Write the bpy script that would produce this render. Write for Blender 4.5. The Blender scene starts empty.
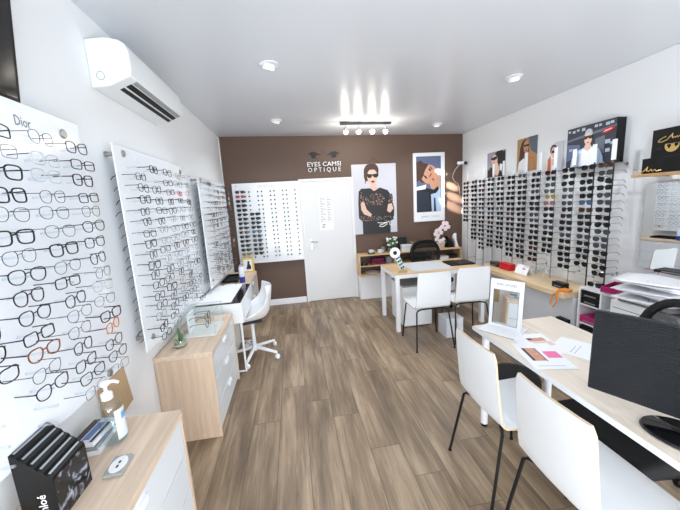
import bpy, bmesh, math, random
from mathutils import Vector, Matrix
random.seed(7)
sc = bpy.context.scene
COL = sc.collection
PI = math.pi

# ------------------------------------------------------------------ camera
CAM = Vector((0.0, 0.0, 1.65))
cd = bpy.data.cameras.new('camera')
cd.sensor_fit = 'HORIZONTAL'; cd.sensor_width = 36.0
cd.lens = 310.674 * 36.0 / 680.0
cd.clip_start = 0.02
cam = bpy.data.objects.new('camera', cd); COL.objects.link(cam)
yaw, pitch, roll = 0.142601815, -0.166457447, -0.0584769182
fwd = Vector((math.sin(yaw)*math.cos(pitch), math.cos(yaw)*math.cos(pitch), math.sin(pitch)))
rt0 = Vector((math.cos(yaw), -math.sin(yaw), 0)); up0 = rt0.cross(fwd)
rt = math.cos(roll)*rt0 + math.sin(roll)*up0
up = -math.sin(roll)*rt0 + math.cos(roll)*up0
cam.matrix_world = Matrix(((rt.x, up.x, -fwd.x, CAM.x), (rt.y, up.y, -fwd.y, CAM.y), (rt.z, up.z, -fwd.z, CAM.z), (0, 0, 0, 1)))
sc.camera = cam

# ------------------------------------------------------------------ light
w = bpy.data.worlds.new('world'); sc.world = w; w.use_nodes = True
w.node_tree.nodes['Background'].inputs[0].default_value = (0.86, 0.92, 1.0, 1)
w.node_tree.nodes['Background'].inputs[1].default_value = 1.0

def area(name, loc, rot, sx, sy, power, color):
    l = bpy.data.lights.new(name, 'AREA'); l.shape = 'RECTANGLE'; l.size = sx; l.size_y = sy
    l.energy = power; l.color = color
    o = bpy.data.objects.new(name, l); COL.objects.link(o); o.location = loc; o.rotation_euler = rot
    return o
# daylight through the glazed shop front behind the camera
area('shopfront_daylight', (0.95, -1.55, 1.45), (math.radians(90), 0, 0), 3.9, 2.5, 50, (0.90, 0.955, 1.0))
# added fill lamp low at the front, tilted up to brighten the ceiling
area('ceiling_fill', (0.95, -1.5, 0.35), (math.radians(122), 0, 0), 3.9, 0.7, 78, (0.93, 0.97, 1.0))
# unseen weak side lamp at the right, turned towards the left wall
area('right_side_lamp', (2.9, -0.6, 1.5), (math.radians(90), 0, math.radians(62)), 1.5, 2.2, 3, (0.90, 0.955, 1.0))
sc.view_settings.view_transform = 'Standard'
sc.view_settings.look = 'None'
sc.view_settings.exposure = 0.47
sc.view_settings.gamma = 1.0
sc.view_settings.use_curve_mapping = False
sc.cycles.max_bounces = 10
sc.cycles.diffuse_bounces = 5
sc.cycles.transparent_max_bounces = 24
sc.cycles.caustics_reflective = False
sc.cycles.caustics_refractive = False

# ------------------------------------------------------------------ materials
def srgb(r, g, b):
    f = lambda c: (c/255/12.92) if c/255 <= 0.04045 else ((c/255+0.055)/1.055)**2.4
    return (f(r), f(g), f(b), 1)
MATS = {}
def mat(name, rgb, rough=0.5, metal=0.0, bump=0.0, bscale=60, var=0.0, vscale=8, emit=None, estr=0, spec=0.5, coat=0.0):
    if name in MATS: return MATS[name]
    m = bpy.data.materials.new(name); m.use_nodes = True
    nt = m.node_tree; b = nt.nodes['Principled BSDF']
    c = srgb(*rgb)
    b.inputs['Base Color'].default_value = c
    b.inputs['Roughness'].default_value = rough
    b.inputs['Metallic'].default_value = metal
    b.inputs['Specular IOR Level'].default_value = spec
    b.inputs['Coat Weight'].default_value = coat
    m.diffuse_color = c
    tc = nt.nodes.new('ShaderNodeTexCoord')
    if var > 0:
        n = nt.nodes.new('ShaderNodeTexNoise'); n.inputs['Scale'].default_value = vscale; n.inputs['Detail'].default_value = 4
        nt.links.new(tc.outputs['Object'], n.inputs['Vector'])
        mx = nt.nodes.new('ShaderNodeMix'); mx.data_type = 'RGBA'
        mx.inputs[6].default_value = tuple(max(0, v*(1-var)) for v in c[:3]) + (1,)
        mx.inputs[7].default_value = tuple(min(1, v*(1+var)) for v in c[:3]) + (1,)
        nt.links.new(n.outputs['Fac'], mx.inputs[0]); nt.links.new(mx.outputs[2], b.inputs['Base Color'])
    if bump > 0:
        n2 = nt.nodes.new('ShaderNodeTexNoise'); n2.inputs['Scale'].default_value = bscale
        nt.links.new(tc.outputs['Object'], n2.inputs['Vector'])
        bp = nt.nodes.new('ShaderNodeBump'); bp.inputs['Strength'].default_value = bump; bp.inputs['Distance'].default_value = 0.002
        nt.links.new(n2.outputs['Fac'], bp.inputs['Height']); nt.links.new(bp.outputs['Normal'], b.inputs['Normal'])
    if emit:
        b.inputs['Emission Color'].default_value = srgb(*emit); b.inputs['Emission Strength'].default_value = estr
    MATS[name] = m
    return m

def wood(name, rgb_a, rgb_b, axis='x', scale=1.0, rough=0.45):
    if name in MATS: return MATS[name]
    m = bpy.data.materials.new(name); m.use_nodes = True
    nt = m.node_tree; b = nt.nodes['Principled BSDF']; b.inputs['Roughness'].default_value = rough
    tc = nt.nodes.new('ShaderNodeTexCoord'); mp = nt.nodes.new('ShaderNodeMapping')
    s = {'x': (1.2, 26, 26), 'y': (26, 1.2, 26), 'z': (26, 26, 1.2)}[axis]
    mp.inputs['Scale'].default_value = tuple(v*scale for v in s)
    nt.links.new(tc.outputs['Object'], mp.inputs['Vector'])
    n = nt.nodes.new('ShaderNodeTexNoise'); n.inputs['Scale'].default_value = 1.6; n.inputs['Detail'].default_value = 7; n.inputs['Roughness'].default_value = 0.6
    nt.links.new(mp.outputs['Vector'], n.inputs['Vector'])
    r = nt.nodes.new('ShaderNodeValToRGB')
    r.color_ramp.elements[0].position = 0.32; r.color_ramp.elements[0].color = srgb(*rgb_a)
    r.color_ramp.elements[1].position = 0.68; r.color_ramp.elements[1].color = srgb(*rgb_b)
    nt.links.new(n.outputs['Fac'], r.inputs['Fac'])
    # broad staves glued side by side
    mp2 = nt.nodes.new('ShaderNodeMapping')
    s2 = {'x': (0.6, 9, 9), 'y': (9, 0.6, 9), 'z': (9, 9, 0.6)}[axis]
    mp2.inputs['Scale'].default_value = s2
    nt.links.new(tc.outputs['Object'], mp2.inputs['Vector'])
    v = nt.nodes.new('ShaderNodeTexVoronoi'); v.inputs['Scale'].default_value = 1.0; v.distance = 'CHEBYCHEV'
    nt.links.new(mp2.outputs['Vector'], v.inputs['Vector'])
    hs = nt.nodes.new('ShaderNodeHueSaturation')
    mr = nt.nodes.new('ShaderNodeMapRange'); mr.inputs[3].default_value = 0.93; mr.inputs[4].default_value = 1.06
    sep = nt.nodes.new('ShaderNodeSeparateColor'); nt.links.new(v.outputs['Color'], sep.inputs[0])
    nt.links.new(sep.outputs[0], mr.inputs[0]); nt.links.new(mr.outputs[0], hs.inputs['Value'])
    nt.links.new(r.outputs['Color'], hs.inputs['Color']); nt.links.new(hs.outputs['Color'], b.inputs['Base Color'])
    m.diffuse_color = srgb(*rgb_b)
    MATS[name] = m
    return m

def clear(name, tint=(255, 255, 255), fac=0.12, rough=0.05):
    if name in MATS: return MATS[name]
    m = bpy.data.materials.new(name); m.use_nodes = True
    nt = m.node_tree; nt.nodes.clear()
    out = nt.nodes.new('ShaderNodeOutputMaterial'); mx = nt.nodes.new('ShaderNodeMixShader')
    t = nt.nodes.new('ShaderNodeBsdfTransparent'); g = nt.nodes.new('ShaderNodeBsdfGlossy')
    t.inputs[0].default_value = srgb(*tint); g.inputs[0].default_value = (1, 1, 1, 1); g.inputs['Roughness'].default_value = rough
    mx.inputs[0].default_value = fac
    nt.links.new(t.outputs[0], mx.inputs[1]); nt.links.new(g.outputs[0], mx.inputs[2]); nt.links.new(mx.outputs[0], out.inputs[0])
    m.diffuse_color = srgb(*tint)[:3] + (0.2,)
    MATS[name] = m
    return m

def floor_mat():
    m = bpy.data.materials.new('oak_vinyl_planks'); m.use_nodes = True
    nt = m.node_tree; b = nt.nodes['Principled BSDF']; N = nt.nodes; L = nt.links
    def math_(op, a=None, c=None):
        n = N.new('ShaderNodeMath'); n.operation = op
        for i, v in enumerate((a, c)):
            if v is None: continue
            if isinstance(v, (int, float)): n.inputs[i].default_value = v
            else: L.new(v, n.inputs[i])
        return n.outputs[0]
    tc = N.new('ShaderNodeTexCoord'); sp = N.new('ShaderNodeSeparateXYZ'); L.new(tc.outputs['Object'], sp.inputs[0])
    P = 0.205
    gx = math_('DIVIDE', math_('ADD', sp.outputs[0], 0.017 + P*20), P)
    row = math_('FLOOR', gx); fx = math_('FRACT', gx)
    wn = N.new('ShaderNodeTexWhiteNoise'); wn.noise_dimensions = '1D'; L.new(row, wn.inputs['W'])
    gy = math_('ADD', math_('DIVIDE', sp.outputs[1], 1.22), math_('MULTIPLY', wn.outputs['Value'], 7.0))
    cell = math_('FLOOR', gy); fy = math_('FRACT', gy)
    cv = N.new('ShaderNodeCombineXYZ'); L.new(row, cv.inputs[0]); L.new(cell, cv.inputs[1])
    wn2 = N.new('ShaderNodeTexWhiteNoise'); wn2.noise_dimensions = '3D'; L.new(cv.outputs[0], wn2.inputs['Vector'])
    # grain, stretched along the plank and shifted for each plank
    mp = N.new('ShaderNodeMapping'); mp.inputs['Scale'].default_value = (30, 2.0, 1)
    off = N.new('ShaderNodeVectorMath'); off.operation = 'MULTIPLY'; off.inputs[1].default_value = (13, 17, 19)
    L.new(wn2.outputs['Color'], off.inputs[0])
    add = N.new('ShaderNodeVectorMath'); add.operation = 'ADD'
    L.new(tc.outputs['Object'], mp.inputs['Vector']); L.new(mp.outputs['Vector'], add.inputs[0]); L.new(off.outputs[0], add.inputs[1])
    n1 = N.new('ShaderNodeTexNoise'); n1.inputs['Scale'].default_value = 1.0; n1.inputs['Detail'].default_value = 8; n1.inputs['Roughness'].default_value = 0.68; n1.inputs['Distortion'].default_value = 0.7
    L.new(add.outputs[0], n1.inputs['Vector'])
    mp3 = N.new('ShaderNodeMapping'); mp3.inputs['Scale'].default_value = (9, 1.3, 1); L.new(tc.outputs['Object'], mp3.inputs['Vector'])
    add3 = N.new('ShaderNodeVectorMath'); add3.operation = 'ADD'; L.new(mp3.outputs['Vector'], add3.inputs[0]); L.new(off.outputs[0], add3.inputs[1])
    n3 = N.new('ShaderNodeTexNoise'); n3.inputs['Scale'].default_value = 1.0; n3.inputs['Detail'].default_value = 3; L.new(add3.outputs[0], n3.inputs['Vector'])
    fac = math_('ADD', math_('MULTIPLY', n1.outputs['Fac'], 0.45), math_('MULTIPLY', n3.outputs['Fac'], 0.55))
    r = N.new('ShaderNodeValToRGB')
    e = r.color_ramp.elements
    e[0].position = 0.34; e[0].color = srgb(94, 78, 64)
    e[1].position = 0.64; e[1].color = srgb(174, 153, 128)
    k = e.new(0.5); k.color = srgb(135, 115, 93)
    L.new(fac, r.inputs['Fac'])
    hs = N.new('ShaderNodeHueSaturation')
    mr = N.new('ShaderNodeMapRange'); mr.inputs[3].default_value = 0.88; mr.inputs[4].default_value = 1.12
    L.new(wn2.outputs['Value'], mr.inputs[0]); L.new(mr.outputs[0], hs.inputs['Value']); L.new(r.outputs['Color'], hs.inputs['Color'])
    # joints
    jx = math_('LESS_THAN', math_('MULTIPLY', math_('MINIMUM', fx, math_('SUBTRACT', 1.0, fx)), P), 0.0022)
    jy = math_('LESS_THAN', math_('MULTIPLY', math_('MINIMUM', fy, math_('SUBTRACT', 1.0, fy)), 1.22), 0.0022)
    j = math_('MAXIMUM', jx, jy)
    mx = N.new('ShaderNodeMix'); mx.data_type = 'RGBA'; mx.inputs[7].default_value = srgb(84, 70, 58)
    L.new(math_('MULTIPLY', j, 0.75), mx.inputs[0]); L.new(hs.outputs['Color'], mx.inputs[6]); L.new(mx.outputs[2], b.inputs['Base Color'])
    b.inputs['Roughness'].default_value = 0.42
    bp = N.new('ShaderNodeBump'); bp.inputs['Strength'].default_value = 0.15; bp.inputs['Distance'].default_value = 0.002
    L.new(n1.outputs['Fac'], bp.inputs['Height']); L.new(bp.outputs['Normal'], b.inputs['Normal'])
    return m

WHITE = mat('white_lacquer', (236, 238, 241), 0.32)
WALLW = mat('white_wall_paint', (236, 238, 240), 0.62, bump=0.05, bscale=180)
BROWN = mat('brown_wall_paint', (94, 73, 61), 0.55, var=0.06, vscale=1.5, bump=0.05, bscale=160)
CEIL = mat('satin_stretch_ceiling', (216, 220, 226), 0.27, spec=0.4)
FLOOR = floor_mat()
OAK = wood('pale_oak', (206, 182, 158), (226, 206, 186), 'y')
OAKZ = wood('pale_oak_upright', (198, 172, 148), (220, 198, 176), 'z')
OAKX = wood('honey_oak', (196, 160, 116), (216, 184, 142), 'x')
BIRCH = wood('birch_top', (222, 208, 192), (234, 223, 209), 'y')
SHELFW = wood('oak_shelf', (176, 134, 92), (198, 158, 114), 'y')
EDGE = mat('plywood_edge', (206, 184, 158), 0.6)
BLACK = mat('black_plastic', (13, 14, 16), 0.42, spec=0.3)
BLACKG = mat('gloss_black', (14, 15, 18), 0.08)
BLACKM = mat('black_fabric', (14, 15, 17), 0.85, bump=0.3, bscale=300)
MESHB = mat('black_mesh_fabric', (22, 24, 27), 0.8)
nt = MESHB.node_tree; tr = nt.nodes.new('ShaderNodeBsdfTransparent'); mxs = nt.nodes.new('ShaderNodeMixShader'); mxs.inputs[0].default_value = 0.38
nt.links.new(nt.nodes['Principled BSDF'].outputs[0], mxs.inputs[1]); nt.links.new(tr.outputs[0], mxs.inputs[2]); nt.links.new(mxs.outputs[0], nt.nodes['Material Output'].inputs[0])
TUBEB = mat('black_tube', (18, 20, 24), 0.4, metal=0.2)
STEEL = mat('brushed_steel', (168, 166, 160), 0.35, metal=0.9)
CHROME = mat('chrome', (200, 202, 206), 0.15, metal=1.0)
GREYM = mat('grey_metal', (120, 124, 130), 0.35, metal=0.8)
DARKM = mat('dark_metal', (52, 54, 58), 0.35, metal=0.7)
PANELM = mat('white_acrylic', (233, 237, 243), 0.14, spec=0.45)
PAPER = mat('paper', (240, 241, 245), 0.7)
CLEAR = clear('clear_acrylic', (252, 254, 254), 0.045)
CLEARW = clear('frosted_acrylic', (244, 248, 252), 0.22, 0.25)
LENS = clear('clear_lens', (254, 255, 255), 0.03)
KRAFT = mat('kraft_board', (186, 158, 124), 0.7)
MAGENTA = mat('magenta_plastic', (176, 22, 106), 0.35)
RED = mat('red_card', (196, 22, 34), 0.4)
SILVER = mat('silver_frame', (150, 154, 160), 0.25, metal=0.9)
GOLD = mat('gold_frame', (196, 158, 88), 0.25, metal=0.9)
GOLDL = mat('gold_letters', (222, 190, 118), 0.3, metal=0.6)
INK = mat('dark_ink', (36, 38, 44), 0.6)
GREYINK = mat('grey_ink', (120, 124, 132), 0.6)
WLET = mat('white_letters', (244, 245, 247), 0.4)
BULB = mat('lit_bulb', (255, 250, 240), 0.4, emit=(255, 244, 224), estr=14)
DOWNL = mat('lit_downlight', (255, 255, 255), 0.4, emit=(255, 252, 246), estr=1.6)
MIRROR = mat('mirror_glass', (236, 240, 242), 0.015, metal=1.0)
GREEN = mat('leaf_green', (62, 106, 62), 0.5)
PALEG = mat('pale_leaf', (150, 172, 140), 0.5)
BLUE = mat('blue_print', (34, 62, 158), 0.4)

# ------------------------------------------------------------------ mesh helpers
class MB:
    def __init__(s): s.v = []; s.f = []; s.m = []; s.mi = 0
    def add(s, vs, fs, M=None):
        o = len(s.v)
        s.v += [tuple(M @ Vector(p)) if M else tuple(p) for p in vs]
        s.f += [tuple(i+o for i in f) for f in fs]; s.m += [s.mi]*len(fs)
        return s
    def mat(s, i): s.mi = i; return s
    def box(s, c, d, M=None):
        x, y, z = c; a, b, e = d[0]/2, d[1]/2, d[2]/2
        vs = [(x+i*a, y+j*b, z+k*e) for k in (-1, 1) for j in (-1, 1) for i in (-1, 1)]
        return s.add(vs, [(0, 2, 3, 1), (4, 5, 7, 6), (0, 1, 5, 4), (2, 6, 7, 3), (0, 4, 6, 2), (1, 3, 7, 5)], M)
    def bb(s, x0, x1, y0, y1, z0, z1, M=None):
        return s.box(((x0+x1)/2, (y0+y1)/2, (z0+z1)/2), (x1-x0, y1-y0, z1-z0), M)
    def tube(s, pts, r, seg=8, closed=False, M=None, caps=True):
        P = [Vector(p) for p in pts]; n = len(P); rs = r if isinstance(r, (list, tuple)) else [r]*n
        vs = []; prev = None
        for i in range(n):
            a = P[(i-1) % n] if (closed or i > 0) else P[i]
            b = P[(i+1) % n] if (closed or i < n-1) else P[i]
            t = (b-a).normalized() if (b-a).length > 1e-9 else Vector((0, 0, 1))
            if prev is None:
                h = Vector((0, 0, 1)) if abs(t.z) < 0.9 else Vector((1, 0, 0))
                u = t.cross(h).normalized()
            else:
                u = (prev - t*prev.dot(t))
                u = u.normalized() if u.length > 1e-6 else t.orthogonal().normalized()
            prev = u; q = t.cross(u)
            for k in range(seg):
                an = 2*PI*k/seg
                vs.append(P[i] + (u*math.cos(an) + q*math.sin(an))*rs[i])
        fs = []
        for i in range(n if closed else n-1):
            j = (i+1) % n
            for k in range(seg):
                l = (k+1) % seg
                fs.append((i*seg+k, i*seg+l, j*seg+l, j*seg+k))
        if not closed and caps:
            fs.append(tuple(range(seg))[::-1]); fs.append(tuple((n-1)*seg+k for k in range(seg)))
        return s.add(vs, fs, M)
    def lathe(s, prof, c=(0, 0, 0), seg=20, M=None):
        vs = []; n = len(prof)
        for r, z in prof:
            for k in range(seg):
                a = 2*PI*k/seg; vs.append((c[0]+r*math.cos(a), c[1]+r*math.sin(a), c[2]+z))
        fs = []
        for i in range(n-1):
            for k in range(seg):
                l = (k+1) % seg; fs.append((i*seg+k, i*seg+l, (i+1)*seg+l, (i+1)*seg+k))
        fs.append(tuple(range(seg))[::-1]); fs.append(tuple((n-1)*seg+k for k in range(seg)))
        return s.add(vs, fs, M)
    def prism(s, poly, h0, h1, axis='z', M=None):
        n = len(poly)
        mk = {'z': lambda p, h: (p[0], p[1], h), 'y': lambda p, h: (p[0], h, p[1]), 'x': lambda p, h: (h, p[0], p[1])}[axis]
        vs = [mk(p, h0) for p in poly] + [mk(p, h1) for p in poly]
        fs = [tuple(range(n))[::-1], tuple(range(n, 2*n))] + [(i, (i+1) % n, n+(i+1) % n, n+i) for i in range(n)]
        return s.add(vs, fs, M)
    def grid(s, fn, nu, nv, M=None):
        vs = [fn(i/nu, j/nv) for j in range(nv+1) for i in range(nu+1)]
        fs = [(j*(nu+1)+i, j*(nu+1)+i+1, (j+1)*(nu+1)+i+1, (j+1)*(nu+1)+i) for j in range(nv) for i in range(nu)]
        return s.add(vs, fs, M)
    def sphere(s, c, r, seg=14, rings=8, sc_=(1, 1, 1), M=None):
        prof = [(max(1e-4, r*math.sin(PI*i/rings)), -r*math.cos(PI*i/rings)) for i in range(rings+1)]
        o = len(s.v); s.lathe(prof, (0, 0, 0), seg)
        for i in range(o, len(s.v)):
            v = s.v[i]; p = Vector((v[0]*sc_[0]+c[0], v[1]*sc_[1]+c[1], v[2]*sc_[2]+c[2]))
            s.v[i] = tuple(M @ p) if M else tuple(p)
        return s
    def mesh(s, name, mats, smooth=30):
        me = bpy.data.meshes.new(name); me.from_pydata(s.v, [], s.f)
        for m in (mats if isinstance(mats, (list, tuple)) else [mats]): me.materials.append(m)
        if len(me.polygons) == len(s.m): me.polygons.foreach_set('material_index', s.m)
        bm = bmesh.new(); bm.from_mesh(me); bmesh.ops.recalc_face_normals(bm, faces=bm.faces); bm.to_mesh(me); bm.free()
        if smooth:
            me.shade_smooth(); me.set_sharp_from_angle(angle=math.radians(smooth))
        me.update()
        return me
    def build(s, name, mats, parent=None, loc=(0, 0, 0), rot=(0, 0, 0), bevel=0, smooth=30, seg=2):
        return link(name, s.mesh(name, mats, smooth), parent, loc, rot, bevel, seg)

def link(name, me, parent=None, loc=(0, 0, 0), rot=(0, 0, 0), bevel=0, seg=2):
    o = bpy.data.objects.new(name, me); COL.objects.link(o)
    o.location = loc; o.rotation_euler = rot
    if parent: o.parent = parent
    if bevel:
        b = o.modifiers.new('bevel', 'BEVEL'); b.width = bevel; b.segments = seg; b.limit_method = 'ANGLE'; b.angle_limit = math.radians(40)
        b.harden_normals = False
    return o
def tag(o, label, cat, group=None):
    o['label'] = label; o['category'] = cat
    if group: o['group'] = group
    return o
def thing(name, label, cat, loc=(0, 0, 0), rotz=0, group=None):
    o = bpy.data.objects.new(name, None); COL.objects.link(o); o.empty_display_size = 0.05
    o.location = loc; o.rotation_euler = (0, 0, rotz)
    return tag(o, label, cat, group)
def struct(o): o['kind'] = 'structure'; return o
def R(x=0, y=0, z=0): return Matrix.Rotation(math.radians(z), 4, 'Z') @ Matrix.Rotation(math.radians(y), 4, 'Y') @ Matrix.Rotation(math.radians(x), 4, 'X')
def T(x, y, z): return Matrix.Translation((x, y, z))
def text(name, s, size, m, parent, loc, rot=(PI/2, 0, 0), extrude=0.0006, width=None, align='CENTER', kind=None, spacing=1.0):
    c = bpy.data.curves.new(name, 'FONT'); c.body = s; c.size = size; c.extrude = extrude; c.align_x = align; c.align_y = 'CENTER'; c.space_character = spacing
    c.resolution_u = 2
    o = bpy.data.objects.new(name, c); COL.objects.link(o)
    bpy.context.view_layer.update()
    me = bpy.data.meshes.new_from_object(o.evaluated_get(bpy.context.evaluated_depsgraph_get()))
    bpy.data.objects.remove(o); bpy.data.curves.remove(c)
    if width:
        xs = [v.co.x for v in me.vertices]; k = width/(max(xs)-min(xs))
        for v in me.vertices: v.co.x *= k
    me.materials.clear(); me.materials.append(m)
    return link(name, me, parent, loc, rot)

ORD = ['first', 'second', 'third', 'fourth', 'fifth', 'sixth', 'seventh', 'eighth', 'ninth', 'tenth', 'eleventh', 'twelfth', 'thirteenth', 'fourteenth', 'fifteenth', 'sixteenth', 'seventeenth']

# ------------------------------------------------------------------ room shell
XL, XR, YB, YF = -1.03, 2.99, 5.2, -1.6
ZL, ZR = 2.747, 2.69
zc = lambda x: ZL + (ZR-ZL)*(x-XL)/(XR-XL)
struct(MB().bb(XL-0.1, XR+0.1, YF, YB+0.1, -0.06, 0).build('floor', FLOOR))
struct(MB().prism([(XL-0.1, zc(XL-0.1)), (XR+0.1, zc(XR+0.1)), (XR+0.1, 2.85), (XL-0.1, 2.85)], YF, YB+0.1, 'y').build('ceiling', CEIL))
struct(MB().bb(XL-0.1, XL, YF, YB+0.1, 0, zc(XL)+0.004).build('wall_left', WALLW))
struct(MB().bb(XR, XR+0.1, YF, YB+0.1, 0, zc(XR)-0.002).build('wall_right', WALLW))
wb = MB(); x0, x1, dz = 0.175, 1.0, 2.03
wb.prism([(XL, 0), (x0, 0), (x0, dz), (x1, dz), (x1, 0), (XR, 0), (XR, zc(XR)), (XL, zc(XL))], YB, YB+0.1, 'y')
struct(wb.build('wall_back', BROWN))
struct(MB().bb(XL+0.001, XL+0.012, YB-0.03, YB-0.001, 0.1, zc(XL)-0.01).build('trim_1', WHITE))
struct(MB().bb(XL+0.002, x0-0.05, YB-0.018, YB-0.001, 0.001, 0.1).build('baseboard_back', WHITE, bevel=0.003))
struct(MB().bb(XL+0.001, XL+0.016, 3.0, YB-0.03, 0.001, 0.09).build('baseboard_left', WHITE, bevel=0.003))
# door
d = struct(MB().bb(x0+0.012, x1-0.012, YB-0.012, YB+0.03, 0.008, dz-0.012).build('door_1', mat('door_paint', (226, 227, 229), 0.45), bevel=0.003))
fr = MB()
fr.bb(x0-0.04, x0+0.012, YB-0.022, YB+0.06, 0.001, dz+0.03).bb(x1-0.012, x1+0.03, YB-0.022, YB+0.06, 0.001, dz+0.03).bb(x0+0.012, x1-0.012, YB-0.022, YB+0.06, dz-0.012, dz+0.03)
fo = fr.build('door_frame', mat('door_frame_paint', (232, 233, 235), 0.4), d, bevel=0.002)
h = MB(); h.bb(0.255, 0.298, YB-0.02, YB-0.012, 0.9, 1.08); h.tube([(0.277, YB-0.018, 1.03), (0.277, YB-0.06, 1.03), (0.285, YB-0.066, 1.03), (0.385, YB-0.066, 1.027)], 0.009, 10)
h.build('door_handle', STEEL, d, bevel=0.001)
# paper notice on the door
n = thing('door_notice', 'white printed notice sheet with a big black letter taped to the door', 'notice', (0.555, YB-0.0135, 1.5))
MB().bb(-0.115, 0.115, -0.0012, 0, -0.29, 0.29).build('sheet', mat('notice_paper', (246, 247, 249), 0.5), n)
pr = MB()
for i in range(15):
    z = 0.24 - i*0.027; L_ = 0.075 + 0.03*math.sin(i*2.1)
    pr.bb(-0.095, -0.095+L_*0.9, -0.0022, -0.0014, z-0.004, z+0.004)
    pr.bb(0.02, 0.02+L_*0.7, -0.0022, -0.0014, z-0.004, z+0.004)
pr.build('printed_lines', GREYINK, n)
text('printed_letter', 'N', 0.085, INK, n, (-0.055, -0.0016, -0.215), rot=(PI/2, PI/2, 0))

# ------------------------------------------------------------------ sign above the door
lg = thing('eye_emblem', 'dark cut-out emblem of two eyes with lashes above the white shop lettering', 'wall sign', (0.575, YB-0.001, 2.44))
e = MB()
for s in (-1, 1):
    outer = [(0.045*s, -0.004), (0.09*s, 0.006), (0.14*s, 0.028), (0.19*s, 0.032), (0.235*s, 0.012), (0.262*s, -0.008), (0.225*s, 0.0), (0.205*s, -0.012), (0.2*s, -0.034), (0.178*s, -0.052), (0.15*s, -0.05), (0.132*s, -0.03), (0.125*s, -0.008), (0.09*s, -0.014)]
    e.prism([(x, z*1.25) for x, z in outer], -0.008, 0, 'y')
    for k in range(3):
        e.tube([((0.13+0.035*k)*s, -0.004, -0.03), ((0.12+0.04*k)*s, -0.004, -0.075+0.012*k)], 0.004, 5)
    e.tube([(0.03*s, -0.004, -0.005), (0.022*s, -0.004, 0.03), (0.03*s, -0.004, 0.07)], 0.003, 5)
e.build('eyes', mat('charcoal_green', (24, 28, 27), 0.6), lg)
t1 = thing('shop_lettering', 'white raised letters EYES CAMSI OPTIQUE on the brown wall above the door', 'wall sign', (0.572, YB-0.002, 2.235))
text('letters', 'EYES CAMSI', 0.1, WLET, t1, (0, -0.012, 0.045), extrude=0.009, width=0.545)
text('letters', 'O P T I Q U E', 0.1, WLET, t1, (0, -0.012, -0.042), extrude=0.009, width=0.535)
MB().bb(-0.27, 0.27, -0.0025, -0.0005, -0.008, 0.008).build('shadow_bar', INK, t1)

# ------------------------------------------------------------------ eyewear
def lens_outline(shape, w, h, n=22):
    pts = []
    for i in range(n):
        a = 2*PI*i/n; c, s_ = math.cos(a), math.sin(a)
        e = {'round': 2.0, 'panto': 2.4, 'rect': 4.0, 'square': 3.4, 'cat': 2.8, 'avi': 2.3}[shape]
        x = w/2*math.copysign(abs(c)**(2/e), c); z = h/2*math.copysign(abs(s_)**(2/e), s_)
        if shape == 'panto': x *= 1 + 0.10*z/(h/2)
        if shape == 'square': x *= 1 + 0.06*z/(h/2)
        if shape == 'cat' and z > 0: z += 0.004*max(0, x/(w/2)); x *= 1.03
        if shape == 'avi':
            x *= 1 + 0.14*z/(h/2)
            if z < 0: x += 0.002
        pts.append((x, z))
    return pts
# style: name words, shape, lens w, lens h, rim radius, frame material, temple material, lens material
tort = mat('tortoise_acetate', (112, 62, 26), 0.3, var=0.5, vscale=160)
orng = mat('amber_acetate', (196, 108, 34), 0.3, var=0.3, vscale=160)
crys = mat('crystal_grey_acetate', (176, 184, 192), 0.25)
blueac = mat('navy_acetate', (40, 56, 112), 0.3)
redac = mat('red_acetate', (190, 30, 36), 0.3)
blk = mat('black_acetate', (10, 10, 12), 0.3, spec=0.35)
gun = mat('gunmetal_wire', (38, 41, 46), 0.35, metal=0.4)
EYE = [
 ('black rectangular', 'rect', .050, .034, .0021, blk, blk), ('black round', 'panto', .047, .041, .0020, blk, gun),
 ('thin grey wire', 'panto', .049, .040, .0011, gun, gun), ('thin silver', 'rect', .050, .036, .0011, SILVER, gun),
 ('thick black square', 'square', .049, .040, .0026, blk, blk), ('gold wire', 'round', .046, .043, .0011, GOLD, GOLD),
 ('tortoiseshell', 'panto', .048, .040, .0024, tort, blk), ('clear grey', 'square', .049, .039, .0018, crys, gun),
 ('black cat-eye', 'cat', .050, .038, .0020, blk, blk), ('navy blue', 'square', .049, .038, .0021, blueac, blueac),
 ('amber', 'panto', .048, .040, .0024, orng, blk), ('red', 'rect', .048, .034, .0022, redac, redac)]
sd = mat('smoke_lens', (9, 9, 12), 0.14, spec=0.35); sb = mat('brown_lens', (46, 34, 27), 0.14); sg = mat('graded_grey_lens', (58, 61, 68), 0.14)
sbl = mat('blue_mirror_lens', (58, 84, 120), 0.1); sp_ = mat('mauve_lens', (120, 84, 100), 0.12); sy = mat('olive_lens', (132, 122, 56), 0.12)
srd = mat('pink_lens', (156, 70, 92), 0.12)
SUN = [
 ('black', 'square', .056, .044, .0022, blk, blk, sd), ('black aviator', 'avi', .057, .048, .0014, gun, gun, sd),
 ('black rounded', 'panto', .054, .047, .0022, blk, blk, sd), ('black cat-eye', 'cat', .057, .044, .0024, blk, blk, sd),
 ('brown-lensed', 'square', .056, .044, .0020, tort, tort, sb), ('grey-lensed', 'panto', .055, .046, .0016, gun, gun, sg),
 ('blue-lensed', 'avi', .056, .047, .0016, gun, gun, sbl), ('mauve-lensed', 'cat', .056, .044, .0018, GOLD, GOLD, sp_),
 ('olive-lensed', 'avi', .056, .046, .0014, GOLD, GOLD, sy), ('pink-lensed', 'rect', .056, .040, .0020, redac, redac, srd),
 ('black wraparound', 'rect', .062, .044, .0026, blk, blk, sd)]
cache = {}
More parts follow.
